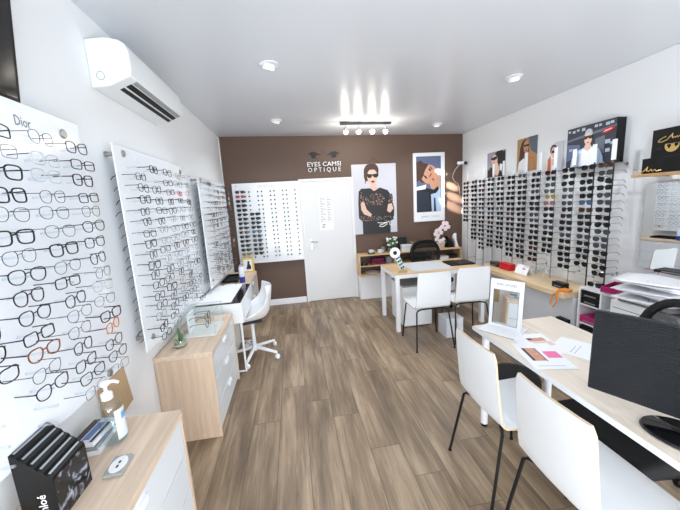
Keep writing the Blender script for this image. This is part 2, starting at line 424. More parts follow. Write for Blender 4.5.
def glass_parts(style, lensm, detail):
    key = (style[0], lensm.name, detail)
    if key in cache: return cache[key]
    nm, shape, w, h, r, fm, tm = style[:7]; w *= 1.15; h *= 1.12
    if len(style) > 7: w *= 0.93; h *= 0.84
    n = 20 if detail else 12; seg = 6 if detail else 4
    cx = w/2 + 0.009
    ol = lens_outline(shape, w, h, n)
    F = MB(); lens = {}; temples = {}
    for s in (-1, 1):
        F.tube([(s*(cx+x), 0.0035*(abs(x)/0.025), z) for x, z in ol], r, seg, closed=True)
        L_ = MB(); k = len(ol)
        pts = [(s*(cx+x*0.985), 0.0035*(abs(x)/0.025)+0.0004, z*0.985) for x, z in ol]
        L_.add([(s*cx, -0.002, 0)] + pts, [(0, i+1, (i+1) % k+1) for i in range(k)])
        lens[s] = L_
        e = cx + w/2
        F.tube([(s*(e-0.002), 0.003, h*0.28), (s*(e+0.004), 0.006, h*0.28)], r*1.15, seg)
        Tm = MB(); rt_ = max(r*0.9, 0.0012)
        Tm.tube([(s*(e+0.004), 0.005, h*0.28), (s*(e+0.005), 0.05, h*0.28), (s*(e+0.003), 0.098, h*0.26), (s*(e), 0.122, h*0.02), (s*(e-0.002), 0.138, -h*0.42)], [rt_*1.15, rt_, rt_, rt_*1.2, rt_*0.9], seg)
        temples[s] = Tm
    F.tube([(-0.0095, 0.003, h*0.16), (0, -0.001, h*0.24), (0.0095, 0.003, h*0.16)], r, seg)
    if shape == 'avi': F.tube([(-0.016, 0.003, h*0.46), (0.016, 0.003, h*0.46)], r, seg)
    if detail:
        res = (F.mesh('front_frame', fm), {s: lens[s].mesh('lens', lensm, 60) for s in lens}, {s: temples[s].mesh('temple', tm) for s in temples})
    else:
        for s in (-1, 1):
            F.mat(1); F.add(lens[s].v, lens[s].f); F.mat(2); F.add(temples[s].v, temples[s].f); F.mat(0)
        res = (F.mesh('eyewear', [fm, lensm, tm], 60), None, None)
    cache[key] = res
    return res
def eyewear(name, style, lensm, loc, rotz, label, cat, group, detail, tilt=0, rollr=0):
    f, l, t = glass_parts(style, lensm, detail)
    if detail:
        o = bpy.data.objects.new(name, None); COL.objects.link(o); o.empty_display_size = 0.03
        link('front_frame', f, o)
        for s in (-1, 1): link('lens', l[s], o); link('temple', t[s], o)
    else:
        o = link(name, f)
    o.location = loc; o.rotation_euler = (tilt, rollr, rotz)
    return tag(o, label, cat, group)

def in_view(p, m=25):
    q = Vector(p) - CAM; z = q.dot(fwd)
    if z < 0.05: return False
    u = 340 + 310.674*q.dot(rt)/z; v = 255 - 310.674*q.dot(up)/z
    return -m < u < 680+m and -m < v < 510+m

# ------------------------------------------------------------------ display panels on the left wall
XP = -0.935           # front face of the panels
def wall_panel(name, label, y0, y1, z0, z1, x=XP, rods=()):
    p = thing(name, label, 'display panel', (x, (y0+y1)/2, z0))
    hw = (y1-y0)/2
    MB().bb(-0.008, 0, -hw, hw, 0, z1-z0).build('acrylic_board', PANELM, p, bevel=0.0015)
    for (dy, dz_) in rods:
        so = MB(); M = T(0, dy-(y0+y1)/2, dz_-z0) @ R(0, 90, 0)
        so.lathe([(0.011, -(x-XL)+0.0015), (0.011, -0.02), (0.011, -0.0085)], (0, 0, 0), 14, M)
        so.lathe([(0.016, -(x-XL)+0.0015), (0.016, -(x-XL)+0.012)], (0, 0, 0), 14, M)
        so.lathe([(0.019, 0.0005), (0.019, 0.005), (0.016, 0.008)], (0, 0, 0), 18, M)
        so.build('standoff', STEEL, p)
    return p
pA = wall_panel('eyewear_display', 'near white acrylic panel full of eyeglasses under the wall television', 0.62, 1.655, 0.878, 2.07, rods=[(1.545, 2.005), (0.72, 2.005), (1.545, 0.905)])
pB = wall_panel('eyewear_display', 'middle white acrylic panel of eyeglasses above the low oak cabinet', 1.925, 3.06, 0.82, 2.04, rods=[(2.025, 2.0), (2.95, 1.99), (2.02, 0.885), (2.95, 0.885)])
pC = wall_panel('eyewear_display', 'far white acrylic panel of eyeglasses beside the brown wall', 3.46, 4.76, 0.80, 2.005, rods=[(3.555, 1.975), (4.66, 1.97), (3.555, 0.88), (4.66, 0.88)])
pegA = MB().tube([(0, 0, 0), (0.074, 0, 0.004)], 0.0045, 6).mesh('holder_peg', CLEARW)
for p_, cols_, yc_, zf_, z0_, nr_ in ((pA, [1.511, 1.315, 1.125, 0.935, 0.745], (0.62+1.655)/2, lambda r: 1.936 - r*0.0659, 0.878, 16), (pB, [2.045+0.209*i for i in range(5)], (1.925+3.06)/2, lambda r: 1.93 - r*0.0655, 0.82, 17)):
    for y_ in cols_:
        for r_ in range(nr_): link('holder_peg', pegA, p_, (0.0004, y_-yc_, zf_(r_)-0.006-z0_))
# name plate of the first panel
ya = (0.62+1.655)/2
s = MB().bb(0.0005, 0.004, 1.268-ya, 1.395-ya, 1.955-0.878, 2.05-0.878).build('sign_plate', PANELM, pA, bevel=0.0008)
text('letters', 'Dior', 0.05, mat('sign_grey', (112, 116, 124), 0.5), pA, (0.0046, 1.336-ya, 2.0-0.878), rot=(PI/2, 0, PI/2), width=0.07, extrude=0.0003)
yb = (1.925+3.06)/2
for yy in (2.2, 2.42, 2.7):
    MB().bb(0.0005, 0.003, yy-0.04-yb, yy+0.04-yb, 1.975-0.82, 2.01-0.82).build('sign_plate', PANELM, pB)

rng = random.Random(3)
pickE = [0, 1, 2, 3, 4, 0, 1, 8, 2, 7, 6, 5, 1, 0, 2, 2, 3, 4, 1, 2, 7, 8]
def panel_glasses(cols, rows, zf, xg, where, group, detail, special={}, skip=set(), colname=None):
    for ci, y in enumerate(cols):
        for ri in range(rows):
            z = zf(ri)
            if (ci, ri) in skip: continue
            st = special.get((ci, ri))
            if st is None: st = rng.choice(pickE)
            yy = y + rng.uniform(-0.012, 0.012); zz = z + rng.uniform(-0.006, 0.006)
            if not in_view((xg, yy, zz)): continue
            lab = f"{EYE[st][0]} eyeglasses, {ORD[ri]} row down, {colname(ci)} of the {where}"
            eyewear('eyeglasses', EYE[st], LENS, (xg + rng.uniform(-0.006, 0.006), yy, zz), PI/2 + rng.uniform(-0.12, 0.12), lab, 'eyeglasses', group, detail, rng.uniform(-0.05, 0.03), rng.uniform(-0.06, 0.06))
skipA = {(c, 15) for c in (2, 3, 4)} | {(c, 14) for c in (2, 3, 4)} | {(3, 13), (4, 13), (3, 12), (4, 12)}
panel_glasses([1.511, 1.315, 1.125, 0.935, 0.745], 16, lambda r: 1.936 - r*0.0659, -0.862, 'nearest wall panel', 'eyeglasses on the near wall panel', True,
    special={(0, 12): 10, (0, 11): 4, (0, 13): 1, (1, 10): 2, (1, 7): 2, (2, 11): 6, (1, 0): 2, (2, 9): 1, (0, 0): 8, (1, 6): 4, (2, 2): 4},
    skip=skipA, colname=lambda c: ['right column', 'second column from right', 'third column from right', 'fourth column from right', 'fifth column from right'][c])
panel_glasses([2.045+0.209*i for i in range(5)], 17, lambda r: 1.93 - r*0.0655, -0.862, 'middle wall panel', 'eyeglasses on the middle wall panel', True,
    special={(3, 2): 11, (0, 1): 0, (0, 3): 4, (0, 5): 1, (0, 6): 0, (0, 7): 4, (0, 9): 4, (0, 10): 1},
    skip={(0, 0), (1, 1), (2, 16), (3, 16)}, colname=lambda c: ['left column', 'second column', 'third column', 'fourth column', 'right column'][c])
panel_glasses([3.6+0.205*i for i in range(6)], 17, lambda r: 1.93 - r*0.0655, -0.862, 'far wall panel', 'eyeglasses on the far wall panel', False,
    colname=lambda c: ['left column', 'second column', 'third column', 'fourth column', 'fifth column', 'right column'][c])

# ------------------------------------------------------------------ sunglasses panel on the brown wall
bp_ = thing('sunglasses_display', 'white pegboard of sunglasses on the brown wall left of the door', 'display panel', (-0.38, YB-0.05, 0.755))
MB().bb(-0.52, 0.515, -0.008, 0, 0, 1.28).build('acrylic_board', PANELM, bp_, bevel=0.0015)
for sx in (-0.46, 0.455):
    for z in (0.05, 1.235):
        so = MB(); M = T(sx, 0, z) @ R(90, 0, 0)
        so.lathe([(0.012, -0.0495), (0.012, 0.001)], (0, 0, 0), 12, M); so.lathe([(0.018, 0.0085), (0.018, 0.013)], (0, 0, 0), 14, M)
        so.build('standoff', CHROME, bp_)
text('letters', 'COLLECTION', 0.045, GREYINK, bp_, (-0.005, -0.0086, 1.225), width=0.27) if False else None
bars = MB()
for i, (hh) in enumerate([.03, .034, .026, .034, .03, .034, .012, .034, .03, .028]):
    xx = -0.13 + i*0.027
    bars.bb(xx, xx+0.005, -0.0092, -0.0081, 1.215-hh/2, 1.215+hh/2); bars.bb(xx, xx+0.016, -0.0092, -0.0081, 1.213+hh/2, 1.217+hh/2)
bars.build('faded_title', mat('faded_ink', (150, 152, 158), 0.6), bp_)
colx = [-0.775+0.38+0.194*i for i in range(5)]
pegm = MB().lathe([(0.012, 0), (0.012, 0.014), (0.008, 0.018)], (0, 0, 0), 8, R(90, 0, 0)).mesh('peg', BLACK)
stuff = MB()
for ci, cx in enumerate(colx):
    for ri in range(16):
        z = 1.898 - ri*0.0693 - 0.755
        for s_ in (-1, 1):
            if ci >= 2: link('peg', pegm, bp_, (cx+s_*0.067, -0.0085, z))
            else: stuff.lathe([(0.012, 0), (0.012, 0.014), (0.008, 0.018)], (0, 0, 0), 8, T(cx+s_*0.067, -0.0085, z) @ R(90, 0, 0))
ps = stuff.build('peg', BLACK, bp_); ps['kind'] = 'stuff'
SP = [0, 2, 3, 0, 1, 0, 10, 2, 4, 0, 3]
for ci in range(2):
    for ri in range(16):
        if ci == 1 and (ri < 5 or ri == 15): continue
        st = rng.choice(SP)
        if (ci, ri) == (0, 1): st = 9
        if (ci, ri) == (1, 9): st = 6
        if (ci, ri) == (0, 14): st = 8
        S_ = SUN[st]
        eyewear('sunglasses', S_, S_[7], (colx[ci]-0.38, YB-0.145, 1.898-ri*0.0693), 0, f"{S_[0]} sunglasses, {ORD[ri]} row down, {['left', 'second'][ci]} column of the pegboard left of the door", 'sunglasses', 'sunglasses on the pegboard', False)

# ------------------------------------------------------------------ sunglasses rack along the right wall
ry = [4.84, 4.603, 4.403, 4.183, 3.969, 3.762, 3.561, 3.34, 3.13, 2.9, 2.69, 2.507]
rz0 = [0.5, 0.5, 0.662, 0.662, 0.662, 0.662, 0.662, 0.662, 0.662, 0.662, 0.662, 0.726]
rz0[2] = 0.5; rz0[3] = 0.5
rz1 = [2.0, 1.99, 2.05, 2.06, 2.075, 2.06, 2.115, 2.08, 2.1, 2.04, 2.05, 2.06]
rn = [10, 14, 16, 15, 15, 16, 16, 16, 14, 16, 15, 16]
RX = 2.85
RODM = mat('pale_rod', (150, 154, 160), 0.35, metal=0.3)
FROSTW = mat('frosted_strip', (232, 236, 240), 0.4)
ARMM = mat('pale_arm', (196, 200, 206), 0.35)
names12 = ['rod nearest the back corner', 'second rod from the corner', 'third rod from the corner', 'fourth rod from the corner', 'fifth rod from the corner', 'sixth rod from the corner', 'sixth rod from the mirror', 'fifth rod from the mirror', 'fourth rod from the mirror', 'third rod from the mirror', 'second rod from the mirror', 'rod nearest the mirror']
for i, y in enumerate(ry):
    yr = y - 0.06
    p = thing('sunglasses_rod', f"upright metal display rod hung with sunglasses, {names12[i]}", 'display rod', (RX, yr, rz0[i]), 0, 'sunglasses rods on the right wall')
    H = rz1[i]-rz0[i]
    MB().tube([(0, 0, 0), (0, 0, H-0.02)], 0.006, 8).build('pole', DARKM if i > 9 else RODM, p)
    MB().bb(-0.011, -0.007, -0.021, 0.021, 1.885-rz0[i], H).build('acrylic_strip', FROSTW, p)
    for z in (0.12, 1.848-rz0[i]):
        MB().tube([(0, 0, z), (XR-RX-0.001, 0, z)], 0.005, 6).lathe([(0.014, 0), (0.014, 0.006)], (0, 0, 0), 10, T(XR-RX-0.007, 0, z) @ R(0, 90, 0)).build('wall_bracket', CHROME, p)
    for r_ in range(16):
        z = 1.843 - r_*0.066 - rz0[i] + 0.006
        if z < 0.1: continue
        MB().tube([(0, 0, z), (-0.062, 0, z), (-0.066, 0, z+0.006)], 0.0025, 5).build('holder_arm', ARMM, p)
    if i >= 7:
        MB().tube([(0, -0.07, 0.13), (0, 0.07, 0.13)], 0.003, 6).sphere((0, -0.075, 0.13), 0.012, 10, 6).build('holder_arm', CHROME, p)
SR = [0, 0, 2, 2, 3, 1, 1, 5, 5, 10, 0, 3, 2, 4, 0, 3, 5, 1]
for i, y in enumerate(ry):
    for r_ in range(rn[i]):
        st = rng.choice(SR)
        sp = {(8, 4): 8, (8, 5): 7, (10, 5): 6, (10, 6): 4, (11, 1): 5, (11, 2): 10, (11, 3): 10, (11, 0): 4, (9, 4): 5}
        st = sp.get((i, r_), st)
        S_ = SUN[st]
        lab = f"{S_[0]} sunglasses, {ORD[r_]} from the top on the {names12[i]}"
        eyewear('sunglasses', S_, S_[7], (RX-0.072+rng.uniform(-0.005, 0.005), y*0.978+rng.uniform(-0.006, 0.006), 1.843-r_*0.066+rng.uniform(-0.005, 0.004)), -PI/2+rng.uniform(-0.1, 0.1), lab, 'sunglasses', 'sunglasses on the right wall rods', i >= 6, 0, rng.uniform(-0.05, 0.05) if (i, r_) != (11, 2) else 0.25)

# counter under the rack
c = thing('rack_counter', 'low oak counter with a rounded far end under the sunglasses rods', 'counter', (2.76, 3.3, 0))
pl = [(2.535, 2.56), (2.545, 3.7)] + [(2.545+0.2-0.2*math.cos(a), 3.7+0.36*math.sin(a)) for a in [k*PI/2/8 for k in range(1, 9)]] + [(2.975, 4.06), (2.975, 2.56)]
MB().prism([(x-2.76, y-3.3) for x, y in pl], 0.60, 0.66).build('counter_top', wood('counter_oak', (206, 178, 138), (226, 202, 166), 'y'), c, bevel=0.004)
MB().bb(2.64-2.76, 2.975-2.76, 2.56-3.3, 3.98-3.3, 0.001, 0.5995).build('base_panel', mat('pale_grey_laminate', (214, 217, 222), 0.45), c)

# ------------------------------------------------------------------ posters
def poster(name, label, cat, loc, rotz, W, H, depth, frame_m, art, mats, border=0.0, tilt=0):
    p = thing(name, label, cat, loc, rotz)
    MB().bb(-W/2, W/2, -depth, -0.0005, -H/2, H/2).build('board', frame_m, p, bevel=min(0.002, depth/4))
    a = MB()
    for k, (mi, kind, pts) in enumerate(art):
        a.mat(mi); y0 = -depth-0.0003*(k+1)-0.0003; y1 = -depth-0.0002
        if kind == 'p': poly = pts
        else:
            cx, cz, rx, rz, ang = pts; ca, sa = math.cos(ang), math.sin(ang)
            poly = [(cx+rx*math.cos(t)*ca-rz*math.sin(t)*sa, cz+rx*math.cos(t)*sa+rz*math.sin(t)*ca) for t in [2*PI*j/22 for j in range(22)]]
        poly = [(max(0.0, min(1.0, u)), max(0.0, min(1.0, v))) for u, v in poly]
        poly = [((u-0.5)*(W-2*border), (v-0.5)*(H-2*border)) for u, v in poly]
        a.prism(poly, y0, y1, 'y')
    o = a.build('printed_picture', mats, p, smooth=0)
    return p
skin = mat('print_skin', (226, 190, 170), 0.5); skin2 = mat('print_tan_skin', (196, 146, 118), 0.5); hair = mat('print_brown_hair', (70, 46, 36), 0.5)
lilac = mat('print_lilac', (206, 207, 218), 0.5); pblack = mat('print_black', (24, 23, 26), 0.45); lips = mat('print_red', (150, 24, 40), 0.5)
lace = mat('print_lace', (24, 22, 24), 0.5)
nt = lace.node_tree; tcn = nt.nodes.new('ShaderNodeTexCoord'); vv = nt.nodes.new('ShaderNodeTexVoronoi'); vv.inputs['Scale'].default_value = 42
rr = nt.nodes.new('ShaderNodeValToRGB'); rr.color_ramp.elements[0].position = 0.30; rr.color_ramp.elements[0].color = srgb(176, 142, 130); rr.color_ramp.elements[1].position = 0.42; rr.color_ramp.elements[1].color = srgb(26, 23, 26)
nt.links.new(tcn.outputs['Object'], vv.inputs['Vector']); nt.links.new(vv.outputs['Distance'], rr.inputs['Fac']); nt.links.new(rr.outputs['Color'], nt.nodes['Principled BSDF'].inputs['Base Color']); slate = mat('print_slate', (92, 100, 132), 0.5); pblue = mat('print_pale_blue', (176, 196, 220), 0.5)
pwhite = mat('print_white', (238, 239, 243), 0.5); tan = mat('print_tan', (178, 140, 96), 0.5); navy = mat('print_navy', (38, 44, 58), 0.45); bok = mat('print_highlight', (176, 186, 200), 0.5)
pred = mat('print_logo_red', (206, 32, 36), 0.5); grey2 = mat('print_grey', (96, 104, 116), 0.5); purp = mat('print_mauve', (150, 142, 156), 0.5); orange = mat('print_orange', (206, 112, 70), 0.5)
PM = [lilac, pblack, skin, hair, lips, lace, slate, pblue, pwhite, tan, navy, bok, pred, grey2, purp, orange, skin2]
FULL = [(0, 0), (1, 0), (1, 1), (0, 1)]
art1 = [(0, 'p', FULL),
 (3, 'e', (0.44, 0.90, 0.17, 0.115, 0.1)), (3, 'e', (0.33, 0.84, 0.06, 0.08, 0)), (3, 'p', [(0.31, 0.86), (0.35, 0.86), (0.30, 0.72), (0.29, 0.74)]),
 (2, 'p', [(0.40, 0.72), (0.54, 0.72), (0.56, 0.63), (0.50, 0.58), (0.42, 0.62)]),
 (2, 'e', (0.46, 0.825, 0.115, 0.105, 0)), (3, 'p', [(0.33, 0.90), (0.40, 0.98), (0.56, 0.98), (0.60, 0.86), (0.55, 0.92), (0.42, 0.92)]),
 (1, 'p', [(0.34, 0.865), (0.46, 0.855), (0.60, 0.868), (0.60, 0.83), (0.56, 0.805), (0.50, 0.81), (0.465, 0.84), (0.43, 0.805), (0.37, 0.805), (0.345, 0.83)]),
 (4, 'e', (0.47, 0.752, 0.042, 0.015, 0)),
 (1, 'p', [(0.40, 0.66), (0.20, 0.66), (0.14, 0.62), (0.12, 0.45), (0.12, 0.24), (0.20, 0.18), (0.20, 0.0), (0.84, 0.0), (0.84, 0.16), (0.93, 0.24), (0.94, 0.36), (0.86, 0.56), (0.80, 0.62), (0.62, 0.665), (0.49, 0.615)]),
 (5, 'e', (0.50, 0.49, 0.23, 0.10, 0)), (1, 'p', [(0.485, 0.62), (0.51, 0.62), (0.525, 0.36), (0.50, 0.36)]),
 (5, 'e', (0.20, 0.50, 0.055, 0.12, 0.1)), (5, 'e', (0.86, 0.46, 0.05, 0.11, -0.2)),
 (1, 'e', (0.50, 0.36, 0.26, 0.055, 0)),
 (5, 'p', [(0.13, 0.27), (0.90, 0.24), (0.92, 0.19), (0.84, 0.17), (0.42, 0.195), (0.2, 0.185)]),
 (2, 'p', [(0.18, 0.46), (0.25, 0.47), (0.30, 0.36), (0.42, 0.28), (0.38, 0.25), (0.24, 0.29), (0.18, 0.36)]),
 (2, 'p', [(0.80, 0.42), (0.88, 0.43), (0.92, 0.35), (0.84, 0.29), (0.77, 0.32)]),
 (1, 'p', [(0.5, 0.255), (0.56, 0.262), (0.54, 0.225), (0.50, 0.228)]), (1, 'p', [(0.64, 0.25), (0.70, 0.255), (0.68, 0.215), (0.63, 0.22)]), (1, 'p', [(0.26, 0.255), (0.33, 0.25), (0.30, 0.215), (0.25, 0.22)])]
p1 = poster('hanging_poster', 'hanging poster of a person in sunglasses and black lace top right of the door', 'poster', (1.394, YB-0.006, 1.675), 0, 0.76, 1.155, 0.012, pwhite, art1, PM)
MB().tube([(-0.11, -0.002, 0.578), (0, 0.004, 0.67), (0.11, -0.002, 0.578)], 0.0025, 5).build('hanging_cord', BLACK, p1)
sq = [(0.03, -0.395), (0.10, -0.41), (0.19, -0.40), (0.20, -0.43), (0.13, -0.47), (0.06, -0.465), (0.075, -0.44), (0.15, -0.42), (0.235, -0.385), (0.245, -0.45), (0.275, -0.445), (0.285, -0.475)]
MB().tube([(x, -0.0215, z) for x, z in sq], 0.0065, 6).build('white_script', WLET, p1)
art2 = [(6, 'p', FULL), (3, 'e', (0.22, 0.72, 0.22, 0.20, 0.3)), (3, 'p', [(0, 0.9), (0.2, 0.93), (0.35, 0.86), (0.2, 0.6), (0, 0.55)]),
 (16, 'p', [(0.45, 0.62), (0.85, 0.72), (0.98, 0.62), (0.98, 0.35), (0.6, 0.42)]),
 (16, 'e', (0.52, 0.68, 0.34, 0.17, -0.62)), (3, 'p', [(0.12, 0.78), (0.32, 0.88), (0.50, 0.86), (0.36, 0.76), (0.24, 0.62), (0.10, 0.60)]),
 (1, 'e', (0.55, 0.76, 0.07, 0.016, -0.75)), (1, 'e', (0.38, 0.63, 0.07, 0.016, -0.75)), (1, 'e', (0.60, 0.79, 0.09, 0.01, -0.75)), (1, 'e', (0.33, 0.65, 0.09, 0.01, -0.75)),
 (4, 'e', (0.68, 0.585, 0.06, 0.013, -0.7)), (3, 'e', (0.57, 0.665, 0.02, 0.045, -0.7)),
 (1, 'p', [(0, 0.42), (0.35, 0.44), (0.7, 0.40), (0.86, 0.46), (0.98, 0.34), (1, 0.0), (0, 0)]),
 (10, 'p', [(0, 0.40), (0.5, 0.36), (0.62, 0.0), (0, 0)]),
 (7, 'p', [(0.58, 0.32), (0.80, 0.34), (0.97, 0.44), (1, 0.0), (0.62, 0.0)]), (10, 'p', [(0.70, 0.25), (0.76, 0.26), (0.80, 0.0), (0.70, 0.0)]), (8, 'p', [(0.0, 0.46), (0.40, 0.50), (0.36, 0.42), (0, 0.40)])]
p2 = thing('framed_poster', 'white-framed portrait poster of a tilted face on the brown wall, beside the corner', 'poster', (2.365, YB-0.001, 1.82))
MB().bb(-0.285, 0.285, -0.022, 0, -0.58, 0.58).build('frame', WHITE, p2, bevel=0.004)
a = MB()
for k, (mi, kind, pts) in enumerate(art2):
    a.mat(mi)
    if kind == 'e':
        cx, cz, rx, rz, ang = pts; ca, sa = math.cos(ang), math.sin(ang)
        asp = 0.47/0.93
        pts = [(cx+(rx*math.cos(t)*ca-rz/asp*math.sin(t)*sa), cz+(rx*math.cos(t)*sa*asp+rz*math.sin(t)*ca)) for t in [2*PI*j/22 for j in range(22)]]
    poly = [(max(0, min(1, u)), max(0, min(1, v))) for u, v in pts]
    a.prism([(-0.232+u*0.445, -0.415+v*0.935) for u, v in poly], -0.0222-0.0003*(k+1), -0.0218, 'y')
a.build('printed_picture', PM, p2, smooth=0)
text('letters', 'JIMMY CHOO', 0.055, mat('poster_letter_grey', (168, 170, 178), 0.5), p2, (0.02, -0.0225, -0.50), width=0.34)

def wallR(y): return (XR-0.001, y)
artS1 = [(14, 'p', FULL), (1, 'e', (0.68, 0.72, 0.30, 0.30, 0)), (1, 'p', [(0.62, 0.9), (1, 0.95), (1, 0.15), (0.8, 0.2), (0.72, 0.5)]), (2, 'e', (0.42, 0.68, 0.17, 0.20, 0.15)), (2, 'p', [(0.40, 0.52), (0.60, 0.55), (0.70, 0.25), (0.62, 0.05), (0.42, 0.1), (0.44, 0.3)]), (1, 'p', [(0.22, 0.78), (0.56, 0.82), (0.56, 0.72), (0.42, 0.66), (0.24, 0.70)]), (4, 'e', (0.38, 0.575, 0.05, 0.02, 0)), (1, 'p', [(0.05, 0), (0.05, 0.28), (0.2, 0.42), (0.36, 0.36), (0.46, 0.05), (0.5, 0)]), (1, 'p', [(0.62, 0), (0.72, 0.26), (0.86, 0.1), (0.9, 0)]), (8, 'p', [(0.72, 0.5), (0.86, 0.46), (0.82, 0.2), (0.72, 0.28)])]
poster('wall_poster', 'small poster of a dark-haired person in sunglasses, farthest along the right wall', 'poster', (XR-0.001, 4.275, 2.07), -PI/2, 0.41, 0.36, 0.008, pwhite, artS1, PM)
artS2 = [(9, 'p', FULL), (13, 'p', [(0.55, 1), (1, 1), (1, 0.45), (0.7, 0.6)]), (3, 'e', (0.40, 0.70, 0.22, 0.26, 0)), (3, 'p', [(0.16, 0.75), (0.1, 0.25), (0.3, 0.1), (0.5, 0.3), (0.6, 0.7)]), (16, 'e', (0.46, 0.74, 0.13, 0.19, 0)), (16, 'p', [(0.40, 0.58), (0.54, 0.58), (0.56, 0.38), (0.36, 0.36)]), (1, 'p', [(0.34, 0.80), (0.60, 0.80), (0.58, 0.73), (0.48, 0.75), (0.37, 0.73)]), (4, 'e', (0.47, 0.63, 0.05, 0.018, 0)), (8, 'p', [(0.05, 0), (0.12, 0.3), (0.36, 0.4), (0.5, 0.3), (0.52, 0)]), (15, 'p', [(0.44, 0), (0.5, 0.3), (0.62, 0.44), (0.82, 0.4), (0.92, 0.2), (0.95, 0)]), (9, 'p', [(0.52, 0), (0.56, 0.26), (0.66, 0.38), (0.80, 0.34), (0.88, 0.16), (0.9, 0)])]
poster('wall_poster', 'tan poster of a long-haired person in a coat, second along the right wall', 'poster', (XR-0.001, 3.67, 2.115), -PI/2, 0.345, 0.41, 0.008, pwhite, artS2, PM)
artS3 = [(8, 'p', FULL), (0, 'p', [(0.5, 1), (1, 1), (1, 0), (0.6, 0)]), (3, 'e', (0.45, 0.78, 0.20, 0.16, 0)), (2, 'e', (0.46, 0.70, 0.14, 0.17, 0)), (1, 'p', [(0.34, 0.76), (0.60, 0.76), (0.58, 0.68), (0.36, 0.68)]), (15, 'p', [(0.12, 0.0), (0.14, 0.5), (0.30, 0.62), (0.34, 0.2), (0.32, 0)]), (2, 'p', [(0.36, 0.5), (0.56, 0.5), (0.64, 0.2), (0.4, 0.2)]), (8, 'p', [(0.36, 0.3), (0.7, 0.3), (0.8, 0), (0.34, 0)])]
poster('wall_poster', 'small pale poster of a person in orange, beside the big black picture box', 'poster', (XR-0.001, 3.245, 2.0), -PI/2, 0.235, 0.36, 0.008, pwhite, artS3, PM)
artB = [(10, 'p', FULL), (13, 'p', [(0, 0.72), (1, 0.86), (1, 0.8), (0, 0.66)]), (6, 'p', [(0, 0.15), (0.3, 0.3), (0.3, 0.55), (0, 0.6)]), (13, 'p', [(0.62, 0.62), (0.8, 0.66), (0.8, 0.25), (0.62, 0.2)])]
for (u, v, s_) in [(0.05, 0.92, .05), (0.15, 0.9, .06), (0.24, 0.92, .05), (0.36, 0.91, .07), (0.62, 0.92, .06), (0.70, 0.92, .05), (0.84, 0.91, .07), (0.92, 0.92, .06), (0.86, 0.5, .09), (0.94, 0.45, .06), (0.87, 0.3, .08), (0.1, 0.45, .06)]:
    artB.append((11, 'p', [(u-s_/2, v-s_/2), (u+s_/2, v-s_/2), (u+s_/2, v+s_/2), (u-s_/2, v+s_/2)]))
artB += [(7, 'p', [(0.12, 0.0), (0.14, 0.22), (0.26, 0.40), (0.40, 0.46), (0.56, 0.46), (0.70, 0.38), (0.78, 0.18), (0.80, 0.0)]), (8, 'p', [(0.30, 0.0), (0.30, 0.36), (0.42, 0.45), (0.54, 0.45), (0.66, 0.36), (0.66, 0.0)]),
 (2, 'p', [(0.42, 0.52), (0.53, 0.52), (0.55, 0.42), (0.48, 0.36), (0.40, 0.42)]), (2, 'e', (0.475, 0.66, 0.075, 0.16, 0)), (11, 'p', [(0.395, 0.74), (0.42, 0.86), (0.48, 0.90), (0.54, 0.86), (0.56, 0.74), (0.52, 0.79), (0.43, 0.79)]),
 (1, 'p', [(0.395, 0.73), (0.56, 0.73), (0.55, 0.645), (0.49, 0.655), (0.475, 0.69), (0.455, 0.655), (0.405, 0.645)]), (4, 'e', (0.475, 0.565, 0.028, 0.012, 0)),
 (12, 'p', [(0.74, 0.72), (0.82, 0.80), (0.95, 0.82), (0.97, 0.76), (0.90, 0.72), (0.80, 0.70)]), (8, 'p', [(0.77, 0.735), (0.82, 0.765), (0.93, 0.785), (0.93, 0.77), (0.83, 0.745)])]
poster('picture_box', 'deep black-edged picture box of a person in white with a red logo above the rods', 'poster', (XR-0.001, 2.737, 2.062), -PI/2, 0.502, 0.385, 0.098, BLACK, artB, PM)

# ------------------------------------------------------------------ things on the left
# television
tv = thing('television', 'black television on the left wall at the top, above the near panel', 'television', (-0.99, 0.875, 2.078))
Mt = R(0, 6, 0)
MB().bb(-0.012, 0.028, -0.52, 0.52, 0, 0.60, Mt).build('casing', BLACK, tv, bevel=0.004)
MB().bb(0.0282, 0.0288, -0.505, 0.505, 0.018, 0.585, Mt).build('screen', BLACKG, tv)
MB().bb(-0.0395, -0.012, -0.15, 0.15, 0.1, 0.4).build('wall_mount', DARKM, tv)
# air conditioner
ac = thing('air_conditioner', 'white split air conditioner high on the left wall', 'air conditioner', (XL+0.001, 2.42, 2.35))
pf = [(0, 0.245), (0.10, 0.255), (0.165, 0.245), (0.195, 0.225), (0.21, 0.185), (0.213, 0.10), (0.205, 0.06), (0.09, 0.008), (0, 0)]
ACM = mat('ac_white', (232, 235, 236), 0.35)
MB().prism(pf, -0.41, 0.42, 'y').build('body', ACM, ac, bevel=0.006)
va = Vector((0.205, 0, 0.06)); vb = Vector((0.09, 0, 0.008))
def acslot(n, t0, t1, m, off, y0=-0.33, y1=0.38):
    a_ = va.lerp(vb, t0); b_ = va.lerp(vb, t1); nn = Vector((0.41, 0, -0.91))
    MB().add([a_+Vector((0, y0, 0))+nn*off, a_+Vector((0, y1, 0))+nn*off, b_+Vector((0, y1, 0))+nn*off, b_+Vector((0, y0, 0))+nn*off, a_+Vector((0, y0, 0))-nn*0.004, a_+Vector((0, y1, 0))-nn*0.004, b_+Vector((0, y1, 0))-nn*0.004, b_+Vector((0, y0, 0))-nn*0.004],
             [(0, 1, 2, 3), (4, 7, 6, 5), (0, 4, 5, 1), (1, 5, 6, 2), (2, 6, 7, 3), (3, 7, 4, 0)]).build(n, m, ac)
acslot('louvre', 0.03, 0.24, mat('ac_grey', (150, 156, 158), 0.4), 0.004)
acslot('air_slot', 0.30, 0.56, BLACK, 0.003)
acslot('air_slot', 0.66, 0.86, BLACK, 0.002)
